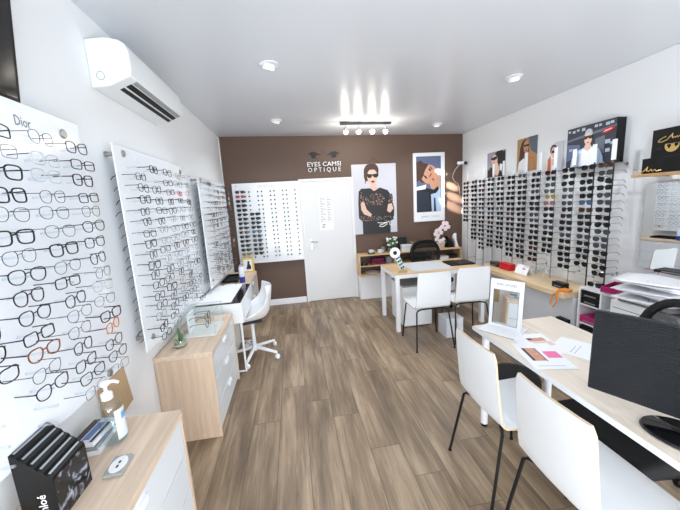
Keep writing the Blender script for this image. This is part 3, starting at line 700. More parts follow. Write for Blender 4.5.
MB().tube([(0.055+0.02*math.cos(a), -0.4115, 0.06+0.022*math.sin(a)) for a in [2*PI*k/16 for k in range(16)]], 0.0012, 4, closed=True).build('knockout_ring', GREYM, ac)
MB().tube([(0.02, 0.40, 0.003), (0.02, 0.40, -0.012)], 0.008, 8).build('drain_stub', ACM, ac)

def drawer_cabinet(label, y0, y1, x1, ztop, front_m, nd=3):
    yc = (y0+y1)/2; x0 = XL+0.003
    c = thing('drawer_cabinet', label, 'cabinet', ((x0+x1)/2, yc, 0), 0)
    ox, oy = (x0+x1)/2, yc; W = (x1-x0)/2; L_ = (y1-y0)/2
    b = MB(); t = 0.02
    MB().bb(-W, W-0.001, -L_, L_, ztop-0.035, ztop).build('top', OAK, c, bevel=0.002)
    MB().bb(-W, W-0.001, -L_, -L_+t, 0.0, ztop-0.0355).build('side_panel', OAKZ, c, bevel=0.0015)
    MB().bb(-W, W-0.001, L_-t, L_, 0.0, ztop-0.0355).build('side_panel', OAKZ, c, bevel=0.0015)
    MB().bb(-W, W-0.03, -L_+t, L_-t, 0.0, ztop-0.036).build('carcass', WHITE, c)
    h = (ztop-0.036-0.05)/nd
    for k in range(nd):
        z0 = 0.05+k*h
        dr = MB().bb(W-0.028, W-0.006, -L_+t+0.003, L_-t-0.003, z0+0.003, z0+h-0.003).build('drawer', front_m, c, bevel=0.0015)
        MB().prism([(-0.05, 0), (0.05, 0), (0.04, -0.028), (-0.04, -0.028)], W-0.006, W+0.006, 'x', T(0, 0, z0+h-0.03)).build('handle', WHITE, dr, bevel=0.002)
    return c
FROST = mat('white_glass_front', (226, 231, 237), 0.15)
drawer_cabinet('low oak cabinet with white drawers nearest the camera, holding the sanitizer', 0.62, 1.53, -0.632, 0.67, FROST)
drawer_cabinet('low oak cabinet with white drawers holding the succulent and clear case', 2.165, 2.96, -0.64, 0.67, FROST)
drawer_cabinet('low oak cabinet at the far left corner beyond the white desk', 3.94, 4.95, -0.632, 0.67, FROST)
# kraft board between the cabinets
MB().bb(-1.012, -1.0, 1.56, 1.84, 0.57, 0.86)
kb = MB().prism([(1.58, 0.565), (1.745, 0.567), (1.845, 0.578), (1.80, 0.86), (1.58, 0.90)], -1.028, -1.016, 'x').build('kraft_board', KRAFT)
tag(kb, 'brown kraft board against the left wall just behind the sanitizer bottle', 'board')

# cabinet 1 items
br = thing('brochure_holder', 'black stepped brochure holder with slots and smoky print on near cabinet', 'brochure holder', (-0.905, 1.075, 0.671))
prof = [(-0.03, 0), (0.075, 0), (0.075, 0.15)]
for k in range(5):
    xk = 0.075-0.021*(k+0.0); zk = 0.15+0.022*(k)
    prof += [(xk-0.001, zk+0.012), (xk-0.017, zk+0.022)]
prof += [(-0.03, 0.262)]
MB().prism(prof, -0.075, 0.085, 'y').build('body', BLACK, br, bevel=0.001)
for k in range(5):
    xk = 0.066-0.021*k; zk = 0.166+0.022*k
    MB().box((0, 0.004, 0), (0.0065, 0.14, 0.0015), T(xk-0.002, 0, zk+0.0075) @ R(0, 32, 0)).build('brochure_edge', mat('leaflet_grey', (150, 156, 164), 0.25), br)
sm = bpy.data.materials.new('smoky_print'); sm.use_nodes = True
nt = sm.node_tree; bs = nt.nodes['Principled BSDF']; bs.inputs['Roughness'].default_value = 0.25
tcn = nt.nodes.new('ShaderNodeTexCoord'); nn = nt.nodes.new('ShaderNodeTexNoise'); nn.inputs['Scale'].default_value = 14; nn.inputs['Detail'].default_value = 6; nn.inputs['Distortion'].default_value = 2.0
rr = nt.nodes.new('ShaderNodeValToRGB'); rr.color_ramp.elements[0].position = 0.52; rr.color_ramp.elements[0].color = srgb(16, 17, 20); rr.color_ramp.elements[1].position = 0.74; rr.color_ramp.elements[1].color = srgb(200, 204, 222)
nt.links.new(tcn.outputs['Object'], nn.inputs['Vector']); nt.links.new(nn.outputs['Fac'], rr.inputs['Fac']); nt.links.new(rr.outputs['Color'], bs.inputs['Base Color'])
MB().bb(0.0752, 0.0762, -0.073, 0.083, 0.004, 0.152).build('printed_front', sm, br)
text('letters', 'Chloé', 0.036, WLET, br, (0.035, -0.0755, 0.065), rot=(PI/2, math.radians(-90), 0))
for i, (dz_, sx, sy, mm, rz) in enumerate([(0, 0.105, 0.17, PAPER, 0.08), (0.022, 0.10, 0.165, GREYM, 0.02), (0.042, 0.098, 0.16, mat('cover_white', (226, 228, 232), 0.3), -0.06)]):
    hh = (0.021, 0.019, 0.019)[i]
    b = thing('catalogue', ['white catalogue at the bottom of the stack beside the sanitizer', 'grey catalogue in the middle of the stack beside the sanitizer', 'catalogue with printed cover on top of the stack beside the sanitizer'][i], 'catalogue', (-0.935, 1.37, 0.671+dz_), rz, 'catalogues on the near cabinet')
    MB().bb(-sx/2, sx/2, -sy/2, sy/2, 0, hh).build('pages', PAPER if i != 1 else mat('page_grey', (150, 154, 160), 0.5), b)
    MB().bb(-sx/2-0.001, sx/2+0.001, -sy/2-0.001, sy/2+0.001, hh, hh+0.001).build('cover', mm, b)
    if i == 2:
        cv = MB(); cv.mat(0).bb(-0.045, -0.015, -0.075, 0.075, hh+0.001, hh+0.0016).mat(1).bb(-0.01, 0.02, -0.06, 0.05, hh+0.001, hh+0.0016).mat(2).bb(0.03, 0.042, -0.075, 0.05, hh+0.001, hh+0.0016).mat(3).bb(-0.012, 0.0, -0.075, -0.06, hh+0.001, hh+0.0016)
        cv.build('cover_print', [mat('cover_dark', (50, 42, 44), 0.3), mat('cover_blue', (96, 122, 178), 0.3), INK, pred], b)
sz = thing('sanitizer_bottle', 'clear pump bottle of hand sanitizer on the near cabinet', 'bottle', (-0.858, 1.372, 0.671))
MB().lathe([(0.045, 0), (0.049, 0.005), (0.049, 0.168), (0.044, 0.186), (0.022, 0.2), (0.018, 0.204)], (0, 0, 0), 28).build('body', clear('bottle_clear', (250, 253, 254), 0.07, 0.05), sz, smooth=50)
MB().lathe([(0.042, 0.004), (0.0455, 0.007), (0.0455, 0.11)], (0, 0, 0), 28).build('gel', clear('gel', (240, 247, 250), 0.08, 0.1), sz, smooth=50)
lb = MB(); lb.grid(lambda u, v: (0.0497*math.cos(math.radians(-45+75*u)), 0.0497*math.sin(math.radians(-45+75*u)), 0.02+0.135*v), 10, 1)
lb.build('label', mat('bottle_label', (214, 224, 234), 0.4), sz)
lb = MB(); lb.grid(lambda u, v: (0.0501*math.cos(math.radians(-15+38*u)), 0.0501*math.sin(math.radians(-15+38*u)), 0.105+0.03*v), 6, 1)
lb.build('label_print', mat('label_blue', (110, 160, 206), 0.4), sz)
pu = MB(); pu.lathe([(0.022, 0.2), (0.022, 0.226), (0.014, 0.232), (0.007, 0.234), (0.007, 0.26), (0.016, 0.262), (0.018, 0.274), (0.008, 0.284)], (0, 0, 0), 16)
pu.tube([(0, 0, 0.274), (0.034, 0.005, 0.276), (0.052, 0.008, 0.266)], [0.009, 0.007, 0.006], 8)
pu.build('pump', WHITE, sz)
cb = thing('acrylic_plaque', 'small clear plaque with a round white emblem lying on the near cabinet', 'plaque', (-0.757, 1.2, 0.671), 0.05)
MB().bb(-0.034, 0.034, -0.05, 0.05, 0, 0.014).build('block', mat('plaque_grey', (160, 162, 158), 0.15), cb, bevel=0.002)
MB().lathe([(0.03, 0.0142), (0.03, 0.0148)], (0, 0, 0), 20, Matrix.Diagonal((1, 1.45, 1, 1))).build('emblem', WLET, cb)
text('emblem_letters', 'LIU·JO', 0.016, INK, cb, (0, 0, 0.0152), rot=(0, 0, PI/2), extrude=0.0002) if False else MB().bb(-0.004, 0.004, -0.018, -0.004, 0.0149, 0.0154).bb(-0.004, 0.004, 0.004, 0.018, 0.0149, 0.0154).build('emblem_mark', INK, cb)

# cabinet 2 items
su = thing('succulent', 'potted succulent with one tall leaf in a glass bowl on the oak cabinet', 'plant', (-0.895, 2.315, 0.671))
MB().lathe([(0.03, 0), (0.046, 0.012), (0.05, 0.035), (0.046, 0.055), (0.0445, 0.055), (0.048, 0.035), (0.044, 0.014), (0.02, 0.004)], (0, 0, 0), 22).build('glass_bowl', clear('bowl_glass', (250, 252, 252), 0.06), su, smooth=60)
MB().lathe([(0.03, 0.005), (0.043, 0.014), (0.045, 0.028), (0.03, 0.034)], (0, 0, 0), 16).build('gravel', mat('gravel', (176, 178, 160), 0.8, var=0.5, vscale=150, bump=0.6, bscale=120), su)
lf = MB()
lf.tube([(0.0, 0.004, 0.03), (0.002, 0.004, 0.08), (-0.003, 0.004, 0.13), (-0.005, 0.004, 0.15)], [0.008, 0.011, 0.009, 0.001], 8)
lf.tube([(0.008, -0.004, 0.03), (0.016, -0.006, 0.08), (0.018, -0.004, 0.11)], [0.007, 0.009, 0.001], 8)
lf.build('leaf', GREEN, su)
lf = MB()
for k in range(9):
    a = k*0.7; lf.tube([(0.012*math.cos(a), 0.012*math.sin(a), 0.03), (0.03*math.cos(a), 0.03*math.sin(a), 0.045), (0.045*math.cos(a), 0.045*math.sin(a), 0.062)], [0.004, 0.008, 0.001], 6)
lf.build('rosette', PALEG, su)
dc = thing('display_case', 'clear acrylic case on white base with two pairs of eyeglasses on oak cabinet', 'display case', (-0.80, 2.60, 0.671), 0)
MB().bb(-0.125, 0.125, -0.15, 0.15, 0, 0.012).build('base', mat('case_white', (228, 228, 226), 0.6), dc, bevel=0.002)
cs = MB(); tt = 0.003; hz = 0.188
cs.bb(-0.122, 0.122, -0.148, -0.148+tt, 0.0125, hz).bb(-0.122, 0.122, 0.145, 0.148, 0.0125, hz).bb(-0.122, -0.119, -0.145, 0.145, 0.0125, hz).bb(0.119, 0.122, -0.145, 0.145, 0.0125, hz).bb(-0.122, 0.122, -0.148, 0.148, hz, hz+tt)
cs.build('cover', CLEAR, dc)
eg = MB()
for a, b_ in [((-1, -1), (1, -1)), ((1, -1), (1, 1)), ((1, 1), (-1, 1)), ((-1, 1), (-1, -1))]:
    eg.tube([(a[0]*0.122, a[1]*0.148, hz+tt), (b_[0]*0.122, b_[1]*0.148, hz+tt)], 0.0014, 4)
for a in [(-1, -1), (1, -1), (1, 1), (-1, 1)]: eg.tube([(a[0]*0.122, a[1]*0.148, 0.0125), (a[0]*0.122, a[1]*0.148, hz)], 0.0014, 4)
eg.build('edge', mat('acrylic_edge', (168, 178, 184), 0.2), dc)
st = MB().bb(-0.10, -0.09, -0.08, 0.08, 0.0125, 0.17)
st.tube([(-0.09, 0, 0.06), (0.03, 0, 0.06)], 0.003, 6).tube([(-0.09, 0, 0.13), (0.03, 0, 0.13)], 0.003, 6)
st.build('rest', WHITE, dc)
EYE.append(('dark-rimmed', 'panto', .052, .046, .0024, DARKM, DARKM))
for z, w_, stl in ((0.085, 'lower', 12), (0.145, 'upper', 12)):
    eyewear('eyeglasses', EYE[stl], LENS, (-0.80+0.04, 2.60, 0.671+z-0.022), PI/2, f"{w_} {EYE[stl][0]} eyeglasses inside the clear acrylic case", 'eyeglasses', 'eyeglasses in the case', True)

# white desk
dk = thing('white_desk', 'white desk with glossy black inset top between the two oak cabinets', 'desk', (-0.79, 3.45, 0))
MB().bb(-0.22, 0.225, -0.40, 0.38, 0.53, 0.735).build('apron', WHITE, dk, bevel=0.003)
MB().bb(-0.215, 0.215, -0.392, 0.372, 0.7352, 0.742).build('desk_top', BLACKG, dk)
for s_ in (-0.38, 0.36):
    MB().tube([(-0.19, s_, 0.529), (-0.19, s_, 0.012), (0.195, s_, 0.012), (0.195, s_, 0.529)], 0.012, 8).build('leg', WHITE, dk)
pd = thing('desk_pad', 'large white sheet lying on the black top of the white desk', 'desk pad', (-0.83, 3.45, 0.743))
MB().bb(-0.175, 0.16, -0.365, 0.37, 0, 0.004).build('sheet', PAPER, pd)
pe = thing('drawer_pedestal', 'white drawer pedestal with black side under the white desk', 'drawer unit', (-0.86, 3.60, 0))
MB().bb(-0.13, 0.10, -0.15, 0.15, 0.03, 0.5).build('body', WHITE, pe, bevel=0.002)
MB().bb(-0.13, 0.11, 0.1502, 0.165, 0.03, 0.5).build('end_panel', BLACK, pe)
for k in range(3): MB().bb(0.1002, 0.112, -0.148, 0.148, 0.04+k*0.152, 0.185+k*0.152).build('drawer', WHITE, pe, bevel=0.002)
for dx in (-0.1, 0.07):
    for dy in (-0.12, 0.12): MB().lathe([(0.02, 0), (0.02, 0.0295)], (dx, dy, 0), 10).build('castor', BLACK, pe)
# far cabinet items
mt = thing('tray', 'black tray lying on the far left cabinet', 'tray', (-0.89, 4.45, 0.671))
MB().bb(-0.12, 0.09, -0.2, 0.25, 0, 0.006).bb(-0.12, -0.11, -0.2, 0.25, 0.006, 0.03).bb(0.08, 0.09, -0.2, 0.25, 0.006, 0.03).bb(-0.11, 0.08, -0.2, -0.19, 0.006, 0.03).bb(-0.11, 0.08, 0.24, 0.25, 0.006, 0.03).build('tray_body', BLACK, mt)
b = thing('spray_can', 'white and blue spray bottle standing on the far left cabinet', 'bottle', (-0.735, 4.22, 0.671))
MB().lathe([(0.034, 0), (0.036, 0.003), (0.036, 0.08)], (0, 0, 0), 20).build('blue_band', BLUE, b)
MB().lathe([(0.036, 0.0802), (0.036, 0.2), (0.03, 0.215)], (0, 0, 0), 20).build('body', mat('bottle_white', (226, 230, 242), 0.3), b)
MB().lathe([(0.026, 0.2152), (0.026, 0.235), (0.02, 0.24)], (0, 0, 0), 16).build('cap', mat('cap_lilac', (170, 180, 220), 0.4), b)
yb_ = thing('display_card', 'yellow and white display card with a dark figure at the far left corner', 'card', (-0.74, 4.86, 0.671))
MB().bb(-0.075, 0.09, 0, 0.02, 0, 0.23).build('card', mat('card_yellow', (222, 190, 92), 0.5), yb_)
MB().bb(-0.065, 0.06, -0.0015, -0.0002, 0.02, 0.2).build('white_print', PAPER, yb_)
a = MB().prism([(-0.03, 0.05), (0.04, 0.05), (0.045, 0.09), (0.02, 0.14), (0.03, 0.17), (0.0, 0.18), (-0.01, 0.12)], -0.0028, -0.0016, 'y'); a.build('dark_figure', INK, yb_)
gp = thing('glasses_tray', 'small glass tray of papers on the far left cabinet near the desk', 'tray', (-0.90, 4.09, 0.671))
MB().bb(-0.09, 0.1, -0.1, 0.09, 0, 0.008).build('tray_body', GREYM, gp); MB().bb(-0.05, 0.09, -0.08, 0.05, 0.0082, 0.011, R(0, 0, 0)).build('paper', PAPER, gp)

# swivel chair
sw = thing('swivel_chair', 'white moulded swivel chair on castors at the white desk', 'chair', (-0.54, 3.40, 0), 0)
base = MB()
for k in range(5):
    a = math.radians(-40+72*k)
    base.tube([(0.02*math.cos(a), 0.02*math.sin(a), 0.11), (0.28*math.cos(a), 0.28*math.sin(a), 0.075)], [0.022, 0.014], 8)
base.lathe([(0.034, 0.075), (0.034, 0.13)], (0, 0, 0), 14)
base.build('star_base', WHITE, sw)
for k in range(5):
    a = math.radians(-40+72*k)
    MB().lathe([(0.024, -0.015), (0.027, -0.01), (0.027, 0.01), (0.024, 0.015)], (0, 0, 0), 14, T(0.285*math.cos(a), 0.285*math.sin(a), 0.0275) @ R(90, 0, k*72+30)).tube([(0.28*math.cos(a), 0.28*math.sin(a), 0.075), (0.285*math.cos(a), 0.285*math.sin(a), 0.04)], 0.007, 6).build('castor', WHITE, sw)
MB().tube([(0, 0, 0.12), (0, 0, 0.415)], [0.022, 0.018], 12).build('gas_column', WHITE, sw)
MB().bb(-0.1, 0.1, -0.06, 0.06, 0.40, 0.425).build('seat_plate', DARKM, sw, bevel=0.004)
prf = [(-0.235, 0.43), (-0.22, 0.45), (-0.10, 0.445), (0.04, 0.44), (0.13, 0.455), (0.18, 0.50), (0.205, 0.57), (0.22, 0.66), (0.235, 0.74), (0.245, 0.81)]
def shell(u, v):
    t = v*(len(prf)-1); i = min(int(t), len(prf)-2); f = t-i
    x = prf[i][0]*(1-f)+prf[i+1][0]*f; z = prf[i][1]*(1-f)+prf[i+1][1]*f
    q = 2*u-1
    hw = 0.225 + 0.02*math.sin(v*PI)
    if v > 0.75: hw *= 1-0.32*((v-0.75)/0.25)**2
    if v < 0.12: hw *= 0.9+0.1*v/0.12
    side = abs(q)**3
    ss = lambda t: max(0, min(1, t))**2*(3-2*max(0, min(1, t)))
    mid = ss((v-0.05)/0.5)*(1-ss((v-0.55)/0.45))
    return (x - side*0.10*max(0, (v-0.4))*1.4, q*hw, z + side*(0.02+0.19*mid))
so = MB().grid(shell, 14, 22).build('shell', mat('white_shell', (238, 239, 241), 0.4), sw, smooth=80)
sm_ = so.modifiers.new('thick', 'SOLIDIFY'); sm_.thickness = 0.012; sm_.offset = -1
sb_ = so.modifiers.new('sub', 'SUBSURF'); sb_.levels = 1; sb_.render_levels = 1
sw.rotation_euler = (0, 0, math.radians(12))

# ------------------------------------------------------------------ ceiling lights
for k, (x, y, lab) in enumerate([(-0.088, 2.653, 'round recessed ceiling lamp above the left side, nearer the camera'), (2.121, 2.812, 'round recessed ceiling lamp near the right wall, nearer the camera'), (-0.113, 4.262, 'round recessed ceiling lamp near the brown wall, left of the spot bar'), (2.189, 4.511, 'round recessed ceiling lamp near the brown wall, right of the spot bar')]):
    l = thing('ceiling_lamp', lab, 'ceiling lamp', (x, y, zc(x)-0.001), 0, 'recessed ceiling lamps')
    MB().lathe([(0.05, 0), (0.075, 0), (0.075, -0.006), (0.068, -0.010), (0.05, -0.008)], (0, 0, 0), 24).build('rim', WHITE, l, smooth=50)
    M = T(0, 0, -0.008) @ R(18, 14 if x < 1 else -14, 0)
    MB().lathe([(0.052, 0.012), (0.052, -0.018), (0.046, -0.022)], (0, 0, 0), 24, M).build('eyeball', WHITE, l)
    MB().lathe([(0.044, -0.0222), (0.044, -0.024)], (0, 0, 0), 24, M).build('lens', DOWNL, l)
    L_ = bpy.data.lights.new('lamp_glow', 'SPOT'); L_.energy = 46; L_.spot_size = math.radians(150); L_.spot_blend = 1; L_.color = (0.93, 0.97, 1.0); L_.shadow_soft_size = 0.04
    lo = bpy.data.objects.new('lamp_glow', L_); COL.objects.link(lo); lo.parent = l; lo.location = (0, 0, -0.045)
bar = thing('spot_bar', 'dark ceiling bar with four lit spotlights before the brown wall', 'spotlight bar', (1.09, 4.38, zc(1.09)-0.001), math.radians(2))
MB().bb(-0.36, 0.36, -0.025, 0.025, -0.03, 0).build('rail', mat('rail_grey', (74, 78, 82), 0.4, metal=0.5), bar, bevel=0.003)
hx = [-0.285, -0.105, 0.09, 0.28]
aims = [Vector((1.95, 5.2, 1.95)), Vector((2.15, 5.2, 1.75)), Vector((2.35, 5.2, 1.55)), Vector((2.55, 5.2, 1.36))]
for k, x in enumerate(hx):
    hd = MB().tube([(x, 0, -0.03), (x, 0, -0.06)], 0.006, 8).lathe([(0.012, -0.058), (0.026, -0.066), (0.028, -0.118), (0.024, -0.12)], (x, 0, 0), 16).build('spot_head', CHROME, bar)
    MB().sphere((x, 0, -0.124), 0.031, 16, 10).build('bulb', BULB, hd)
    L_ = bpy.data.lights.new('spot_beam', 'SPOT'); L_.energy = 3200; L_.spot_size = math.radians(4.6); L_.spot_blend = 1.0; L_.color = (1, 0.97, 0.92); L_.shadow_soft_size = 0.01
    lo = bpy.data.objects.new('spot_beam', L_); COL.objects.link(lo); wp = Vector((1.09+x, 4.38+x*0.035, zc(1.09)-0.165)); lo.location = wp
    aim = Vector(([2.60, 2.78, 2.83, 2.80][3-k], 5.2, [2.06, 1.82, 1.63, 1.47][3-k])); lo.rotation_euler = (aim-wp).to_track_quat('-Z', 'Y').to_euler()
    L2 = bpy.data.lights.new('bulb_glow', 'POINT'); L2.energy = 2.8; L2.color = (1, 0.93, 0.82); L2.shadow_soft_size = 0.024
    lo = bpy.data.objects.new('bulb_glow', L2); COL.objects.link(lo); lo.location = wp + Vector((0, 0, -0.02))

# security camera
sv = thing('security_camera', 'small white security camera high in the back right corner', 'camera', (2.93, 5.06, 2.19))
MB().tube([(-0.075, 0.06, 0.012), (0.0, -0.03, 0)], 0.026, 14).build('housing', WHITE, sv)
MB().tube([(0.0, -0.03, 0), (0.022, -0.056, -0.007)], 0.0262, 14).build('lens_hood', BLACK, sv)
MB().tube([(-0.04, 0.02, 0.005), (0.0, 0.1, 0.03), (0.02, 0.138, 0.03)], 0.008, 8).build('bracket', WHITE, sv)
MB().tube([(-0.05, 0.04, -0.02), (-0.08, 0.1, -0.07), (-0.12, 0.125, -0.15), (-0.13, 0.132, -0.22), (-0.09, 0.132, -0.29), (-0.03, 0.132, -0.33), (0.0, 0.132, -0.40), (0.01, 0.132, -0.52)], 0.0035, 6).build('cable', WHITE, sv)

# ------------------------------------------------------------------ back wall shelf, desk area
ww = struct(MB().bb(1.035, 2.84, 5.0, YB-0.001, 0.001, 0.415).build('trim_2', WHITE, bevel=0.004))
sh = thing('wall_shelf', 'open two-tier oak shelf unit below the posters behind the far desk', 'shelf', (1.93, 5.06, 0.418))
xw0, xw1 = 1.025-1.93, 2.835-1.93; dY = 0.125
MB().bb(xw0, xw1, -dY, dY, 0.335, 0.355).build('top_board', OAKX, sh, bevel=0.001)
MB().bb(xw0+0.018, xw1-0.018, -dY, dY, 0.0, 0.02).build('bottom_board', OAKX, sh, bevel=0.001)
MB().bb(xw0+0.018, 1.625-1.93, -dY+0.005, dY, 0.155, 0.17).build('middle_board', OAKX, sh)
MB().bb(1.645-1.93, xw1-0.018, -dY+0.005, dY, 0.155, 0.17).build('middle_board', OAKX, sh)
for x in (xw0, xw1-0.018): MB().bb(x, x+0.018, -dY, dY, 0.0, 0.335).build('side_board', OAKX, sh)
MB().bb(1.625-1.93, 1.645-1.93, -dY, dY, 0.02, 0.335).build('divider', OAKX, sh)
MB().bb(2.3-1.93, 2.32-1.93, -dY, dY, 0.17, 0.335).build('divider', OAKX, sh)
MB().bb(xw0+0.018, xw1-0.018, dY-0.006, dY+0.013, 0.02, 0.335).build('back_board', OAKX, sh) if False else None
ZS = 0.774
def cup(x, lab, m, saucer):
    c = thing('cup', lab, 'cup', (x, 5.03, ZS))
    z = 0
    if saucer: MB().lathe([(0.03, 0), (0.065, 0.012), (0.066, 0.014), (0.03, 0.004)], (0, 0, 0), 20).build('saucer', BLACK, c); z = 0.005
    MB().lathe([(0.025, z), (0.04, z+0.02), (0.045, z+0.06), (0.042, z+0.06), (0.036, z+0.02), (0.01, z+0.006)], (0, 0, 0), 20).build('bowl', m, c, smooth=50)
    MB().tube([(0.043, 0, z+0.05), (0.065, 0, z+0.045), (0.065, 0, z+0.025), (0.04, 0, z+0.02)], 0.004, 6).build('handle', m, c)
cup(1.255, 'white cup on a black saucer at the left end of the wall shelf', WHITE, True)
cup(1.41, 'plain white cup on the wall shelf beside the flower vase', WHITE, False)
va_ = thing('flower_vase', 'glass vase of white flowers and green leaves on the wall shelf', 'vase', (1.60, 5.05, ZS))
MB().lathe([(0.05, 0), (0.065, 0.03), (0.05, 0.08), (0.045, 0.1), (0.043, 0.1), (0.06, 0.03), (0.03, 0.006)], (0, 0, 0), 20).build('vase', clear('vase_glass', (232, 238, 240), 0.15, 0.1), va_, smooth=60)
rf = random.Random(5); lv = MB(); fl = MB()
for k in range(34):
    a = rf.uniform(0, 2*PI); r_ = rf.uniform(0.02, 0.12); z = rf.uniform(0.11, 0.24)
    lv.tube([(0, 0, 0.03), (r_*0.4*math.cos(a), r_*0.4*math.sin(a), z*0.7), (r_*math.cos(a), r_*math.sin(a), z)], [0.004, 0.02, 0.001], 6)
    if k < 13: fl.sphere((r_*math.cos(a), r_*math.sin(a), z+0.01), 0.024, 8, 6, (1, 1, 0.7))
lv.build('foliage', GREEN, va_); fl.build('blossom', WLET, va_)
wv = thing('dry_twig_jar', 'small grey jar with dry twigs on the wall shelf behind the cups', 'jar', (1.49, 5.12, ZS))
MB().lathe([(0.035, 0), (0.04, 0.05), (0.03, 0.09)], (0, 0, 0), 14).build('jar', mat('jar_grey', (130, 134, 138), 0.3), wv)
MB().tube([(0, 0, 0.08), (-0.03, 0, 0.2), (-0.05, 0, 0.24)], 0.003, 5).tube([(0, 0, 0.08), (0.0, 0, 0.22)], 0.003, 5).build('twig', mat('twig', (96, 84, 60), 0.8), wv)
pf_ = thing('photo_frame', 'black photo frame standing on the wall shelf behind the white box', 'frame', (1.83, 5.10, ZS))
MB().bb(-0.075, 0.075, 0, 0.015, 0, 0.23).build('frame', BLACK, pf_, bevel=0.002); MB().bb(-0.06, 0.06, -0.001, -0.0001, 0.015, 0.215).build('picture', mat('frame_dark', (46, 50, 54), 0.2), pf_)
MB().prism([(0.0151, 0.15), (0.06, 0.0), (0.05, 0.0), (0.0151, 0.12)], -0.02, 0.02, 'x').build('stand', BLACK, pf_)
wx = thing('white_box', 'white ribbed gift box on the wall shelf before the photo frame', 'box', (1.87, 5.02, ZS))
MB().bb(-0.09, 0.09, -0.05, 0.05, 0, 0.085).build('carton', WHITE, wx, bevel=0.003); MB().bb(-0.093, 0.093, -0.053, 0.053, 0.0852, 0.11).build('lid', WHITE, wx, bevel=0.003)
sb2 = thing('air_plant', 'small beige dried plant in a dark pot on the wall shelf', 'plant', (2.02, 5.06, ZS))
MB().lathe([(0.03, 0), (0.042, 0.06), (0.036, 0.06), (0.026, 0.01)], (0, 0, 0), 14).build('pot', BLACK, sb2)
ap = MB()
for k in range(9):
    a = k*0.75; ap.tube([(0, 0, 0.03), (0.03*math.cos(a), 0.03*math.sin(a), 0.12), (0.085*math.cos(a), 0.085*math.sin(a), 0.16)], [0.004, 0.004, 0.001], 5)
ap.build('leaf', mat('dry_leaf', (182, 168, 120), 0.7), sb2)
oc = thing('orchid', 'pale pink orchid with arching stems in a pot on the wall shelf', 'plant', (2.50, 5.05, ZS))
MB().lathe([(0.06, 0), (0.085, 0.09), (0.08, 0.1), (0.07, 0.1), (0.05, 0.01)], (0, 0, 0), 18).build('pot', mat('pot_blush', (206, 190, 180), 0.5, var=0.3, vscale=30), oc)
stm = MB()
path1 = [(0, 0, 0.05), (-0.02, 0, 0.2), (0.0, 0, 0.34), (0.06, 0, 0.43), (0.12, 0, 0.44)]; path2 = [(0, 0, 0.05), (-0.05, 0, 0.15), (-0.08, 0, 0.25), (-0.09, 0, 0.31)]
stm.tube(path1, 0.004, 6).tube(path2, 0.004, 6); stm.build('stem', GREEN, oc)
PK = mat('orchid_petal', (244, 226, 228), 0.5)
for (x, z) in [(0.05, 0.43), (0.10, 0.42), (0.02, 0.37), (0.13, 0.36), (-0.02, 0.33), (0.08, 0.33), (-0.08, 0.30), (-0.10, 0.25), (-0.06, 0.22), (0.0, 0.27), (-0.08, 0.16), (0.04, 0.14), (-0.02, 0.12)]:
    f_ = MB()
    for k in range(5):
        a = 2*PI*k/5+0.3; f_.sphere((x+0.022*math.cos(a), -0.03, z+0.022*math.sin(a)), 0.02, 8, 5, (1, 0.3, 1))
    f_.sphere((x, -0.038, z), 0.007, 6, 4); f_.build('blossom', PK, oc)
lfb = MB()
for k, a in enumerate((0.4, 2.6, -0.6, 3.6)): lfb.tube([(0, 0, 0.09), (0.08*math.cos(a), 0.04*math.sin(a), 0.13), (0.16*math.cos(a), 0.07*math.sin(a), 0.08)], [0.008, 0.02, 0.002], 6)
lfb.build('leaf', GREEN, oc)
vs_ = thing('black_display_wedge', 'black angular display wedge on the right end of the wall shelf', 'display block', (2.67, 5.05, ZS))
MB().prism([(-0.06, 0), (0.07, 0), (0.02, 0.1), (-0.06, 0.2)], -0.05, 0.05, 'y').build('block', BLACK, vs_, bevel=0.002)
wsx = thing('white_sculpture', 'white twisted ornament at the right end of the wall shelf', 'ornament', (2.785, 5.05, ZS))
MB().prism([(-0.045, 0.2), (-0.02, 0.235), (0.0, 0.24), (0.005, 0.12), (0.045, 0.0), (-0.015, 0.0), (-0.02, 0.08), (-0.06, 0.16)], -0.03, 0.03, 'y').build('body', WHITE, wsx, bevel=0.008)
# shelf compartments
fs_ = thing('folded_cloth', 'folded magenta cloth in the upper left compartment of the wall shelf', 'cloth', (1.36, 5.06, 0.589))
MB().bb(-0.11, 0.13, -0.06, 0.06, 0, 0.05).build('lower_fold', mat('plum_cloth', (122, 36, 76), 0.9, bump=0.4, bscale=90), fs_, bevel=0.012); MB().bb(-0.10, 0.11, -0.05, 0.06, 0.0502, 0.10).build('upper_fold', mat('plum_cloth', (122, 36, 76), 0.9), fs_, bevel=0.014)
for k, x in enumerate((1.10, 1.17)):
    S_ = SUN[[0, 3][k]]
    eyewear('sunglasses', S_, S_[7], (x+0.0, 4.965, 0.589+0.026), 0.1*k-0.05, ['black sunglasses lying at the left end inside the wall shelf', 'black cat-eye sunglasses lying inside the wall shelf before the plum cloth'][k], 'sunglasses', 'sunglasses inside the wall shelf', False) if k == 0 else None
bx = thing('case_stack_box', 'black and white patterned box in the upper left compartment of the wall shelf', 'box', (1.555, 5.05, 0.589))
MB().bb(-0.05, 0.05, -0.06, 0.06, 0, 0.12).build('carton', mat('patterned_card', (130, 130, 132), 0.5, var=0.95, vscale=30), bx, bevel=0.003)
dsh = thing('white_dish', 'flat white dish in the lower left compartment of the wall shelf', 'dish', (1.25, 5.04, 0.439))
MB().lathe([(0.06, 0), (0.12, 0.018), (0.115, 0.02), (0.05, 0.006)], (0, 0, 0), 24).build('dish', WHITE, dsh)
pps = thing('paper_pile', 'pile of white papers in the right compartment of the wall shelf', 'papers', (2.46, 5.03, 0.589))
